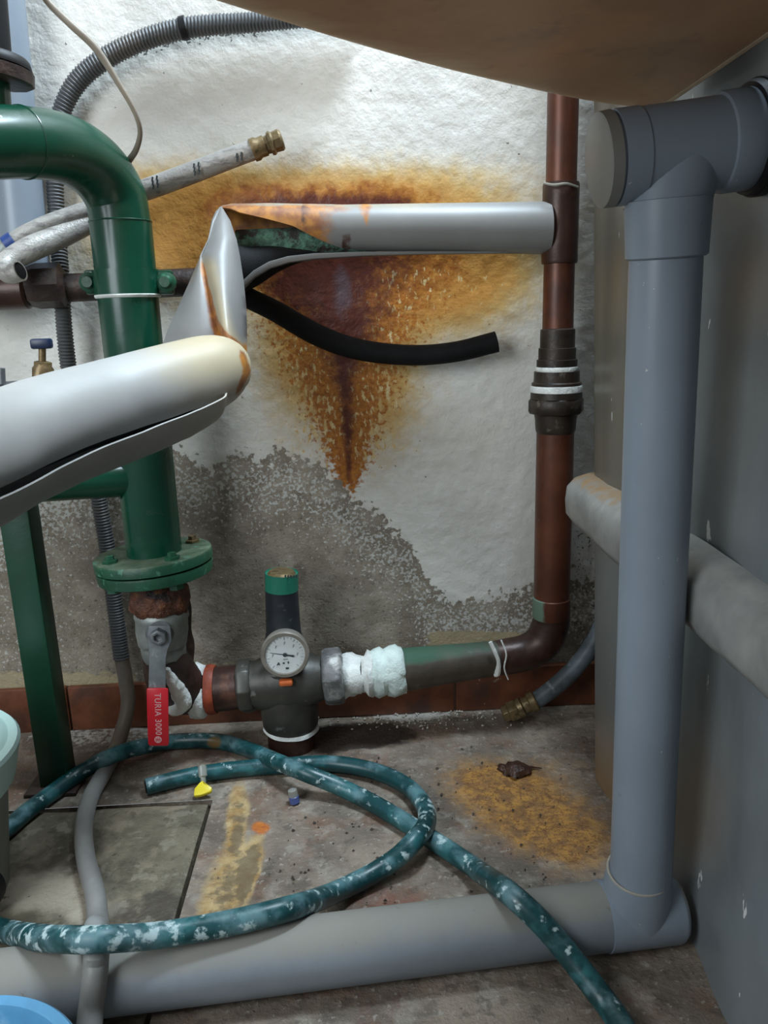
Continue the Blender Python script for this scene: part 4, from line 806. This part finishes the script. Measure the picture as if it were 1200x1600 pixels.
bot_ = [fl(318+x*.95, y, .003+.010*sst(1247, 1223, np.array([y]))[0]) for x, y in pts_]; top__ = [q+Vector((0, -.003, .006)) for q in bot_]
MB().rings([bot_, top__]).build('tip', M['yellow'], yn, bevel=.0015)
MB().lathe(fl(318, 1226, .012), fl(316, 1201, .030), [(0, .0025), (.003, .004), (.010, .0038), (.012, .0062), (.026, .0062), (.027, .005)], 16).build('stem', M['clear'], yn)
bc = thing('plastic_plug', 'tiny cloudy plastic plug with blue band lying on bare concrete', 'plug', tuple(fl(462, 1254)))
A = fl(461, 1255); MB().lathe(A+Vector((0, 0, .0005)), A+Vector((-.15, .1, 1)), [(0, .0055), (.001, .0072), (.010, .0072), (.011, .006)], 20).build('band', M['bluecap'], bc)
MB().lathe(A+Vector((-.0016, .001, .011)), A+Vector((-.15, .1, 1)), [(0, .0066), (.009, .0064), (.010, .005)], 20).build('rim', M['clear'], bc)
A = fl(806, 1208); mb = MB()
mb.lathe(A, A+Vector((0, 0, 1)), [(0, .017), (.005, .020), (.011, .014), (.014, .006)], 24, wob=ragged(21, .22, .15))
mb.lathe(A+Vector((-.014, .010, 0)), A+Vector((-.014, .010, 1)), [(0, .012), (.004, .010), (.007, .004)], 14, wob=ragged(9, .2, .2)); mb.tube([tuple(A+Vector((.01, .004, .006)))+(.003,), tuple(A+Vector((.026, .007, .004)))+(.002,), tuple(A+Vector((.040, .006, .002)))+(.0008,)], 8)
tag(mb.build('rust_clump', M['clump'], None), 'dark wet rusty clump on the ochre floor stain', 'debris')
bk = thing('mint_tub', 'pale mint plastic tub at the far left edge', 'tub', (-.545, .83, 0))
mb = MB().lathe((-.545, .83, .0), (-.545, .83, 1), [(0, .07), (0, .098), (.003, .101), (.15, .118), (.168, .120), (.168, .116), (.15, .112), (.006, .095), (.006, .0)], 56); mb.build('body', M['greyb'], bk)
MB().lathe((-.545, .83, .140), (-.545, .83, 1), [(0, .1175), (.002, .126), (.036, .1345), (.046, .137), (.050, .134), (.050, .124), (.03, .118), (.0, .1165)], 56).build('rim', M['mint'], bk)
MB().lathe((-.545, .83, .178), (-.545, .83, 1), [(0, .12), (.004, .127), (.010, .126), (.016, .115), (.019, .08), (.020, 0.0)], 56).build('lid', M['mint'], bk)
wc = thing('rubber_puck', 'black rounded rubber piece on the floor at the left edge', 'rubber piece', tuple(fl(-20, 1425)))
Wc = fl(-30, 1425)+Vector((0, 0, .03))
MB().lathe(Wc-Vector((.0, .012, 0)), Wc+Vector((0, 1, 0)), [(0, .012), (0, .026), (.004, .030), (.02, .030), (.024, .026), (.024, .012)], 32).build('tyre', M['black'], wc)
MB().lathe(Wc-Vector((.0, .016, 0)), Wc+Vector((0, 1, 0)), [(0, .008), (.002, .011), (.03, .011), (.032, .008)], 20).build('hub', M['navy'], wc)
bl = thing('blue_basin', 'pale blue plastic basin in the bottom left corner', 'basin', (-.4, .42, 0))
Bc = fl(-104, 1742, .10); Bc.z = 0
MB().lathe(Bc, Bc+Vector((0, 0, 1)), [(0, .05), (0, .075), (.004, .079), (.094, .096), (.096, .104), (.100, .1055), (.103, .103), (.102, .094), (.096, .091), (.008, .074), (.006, 0)], 64).build('bowl', M['blue'], bl)
# loose grit: nobody could count it
def grit(name, m, n, fn, s0, s1, label):
    mb = MB()
    for k in range(n):
        p = fn(); s = random.uniform(s0, s1); q = []
        for d in ((1, 0, 0), (0, 1, 0), (-1, 0, 0), (0, -1, 0), (0, 0, 1), (0, 0, -.4)):
            q.append(Vector(p)+Vector([c*s*random.uniform(.6, 1.3) for c in d])+Vector((0, 0, s*.3)))
        mb.add(q, [(0, 1, 4), (1, 2, 4), (2, 3, 4), (3, 0, 4), (1, 0, 5), (2, 1, 5), (3, 2, 5), (0, 3, 5)])
    o = mb.build(name, m, None, sharp=20); o['kind'] = 'stuff'; o['label'] = label; o['category'] = 'debris'; return o
grit('plaster_crumbs', M['grit'], 260, lambda: fl(random.gauss(640, 70), min(1140, max(1112, random.gauss(1122, 8)))), .0008, .0028, 'pale plaster crumbs fallen along the brown tile skirting')
grit('floor_grit', M['gritd'], 160, lambda: fl(random.uniform(420, 930), random.uniform(1150, 1420)), .0008, .0026, 'dark grit scattered over the bare concrete floor')
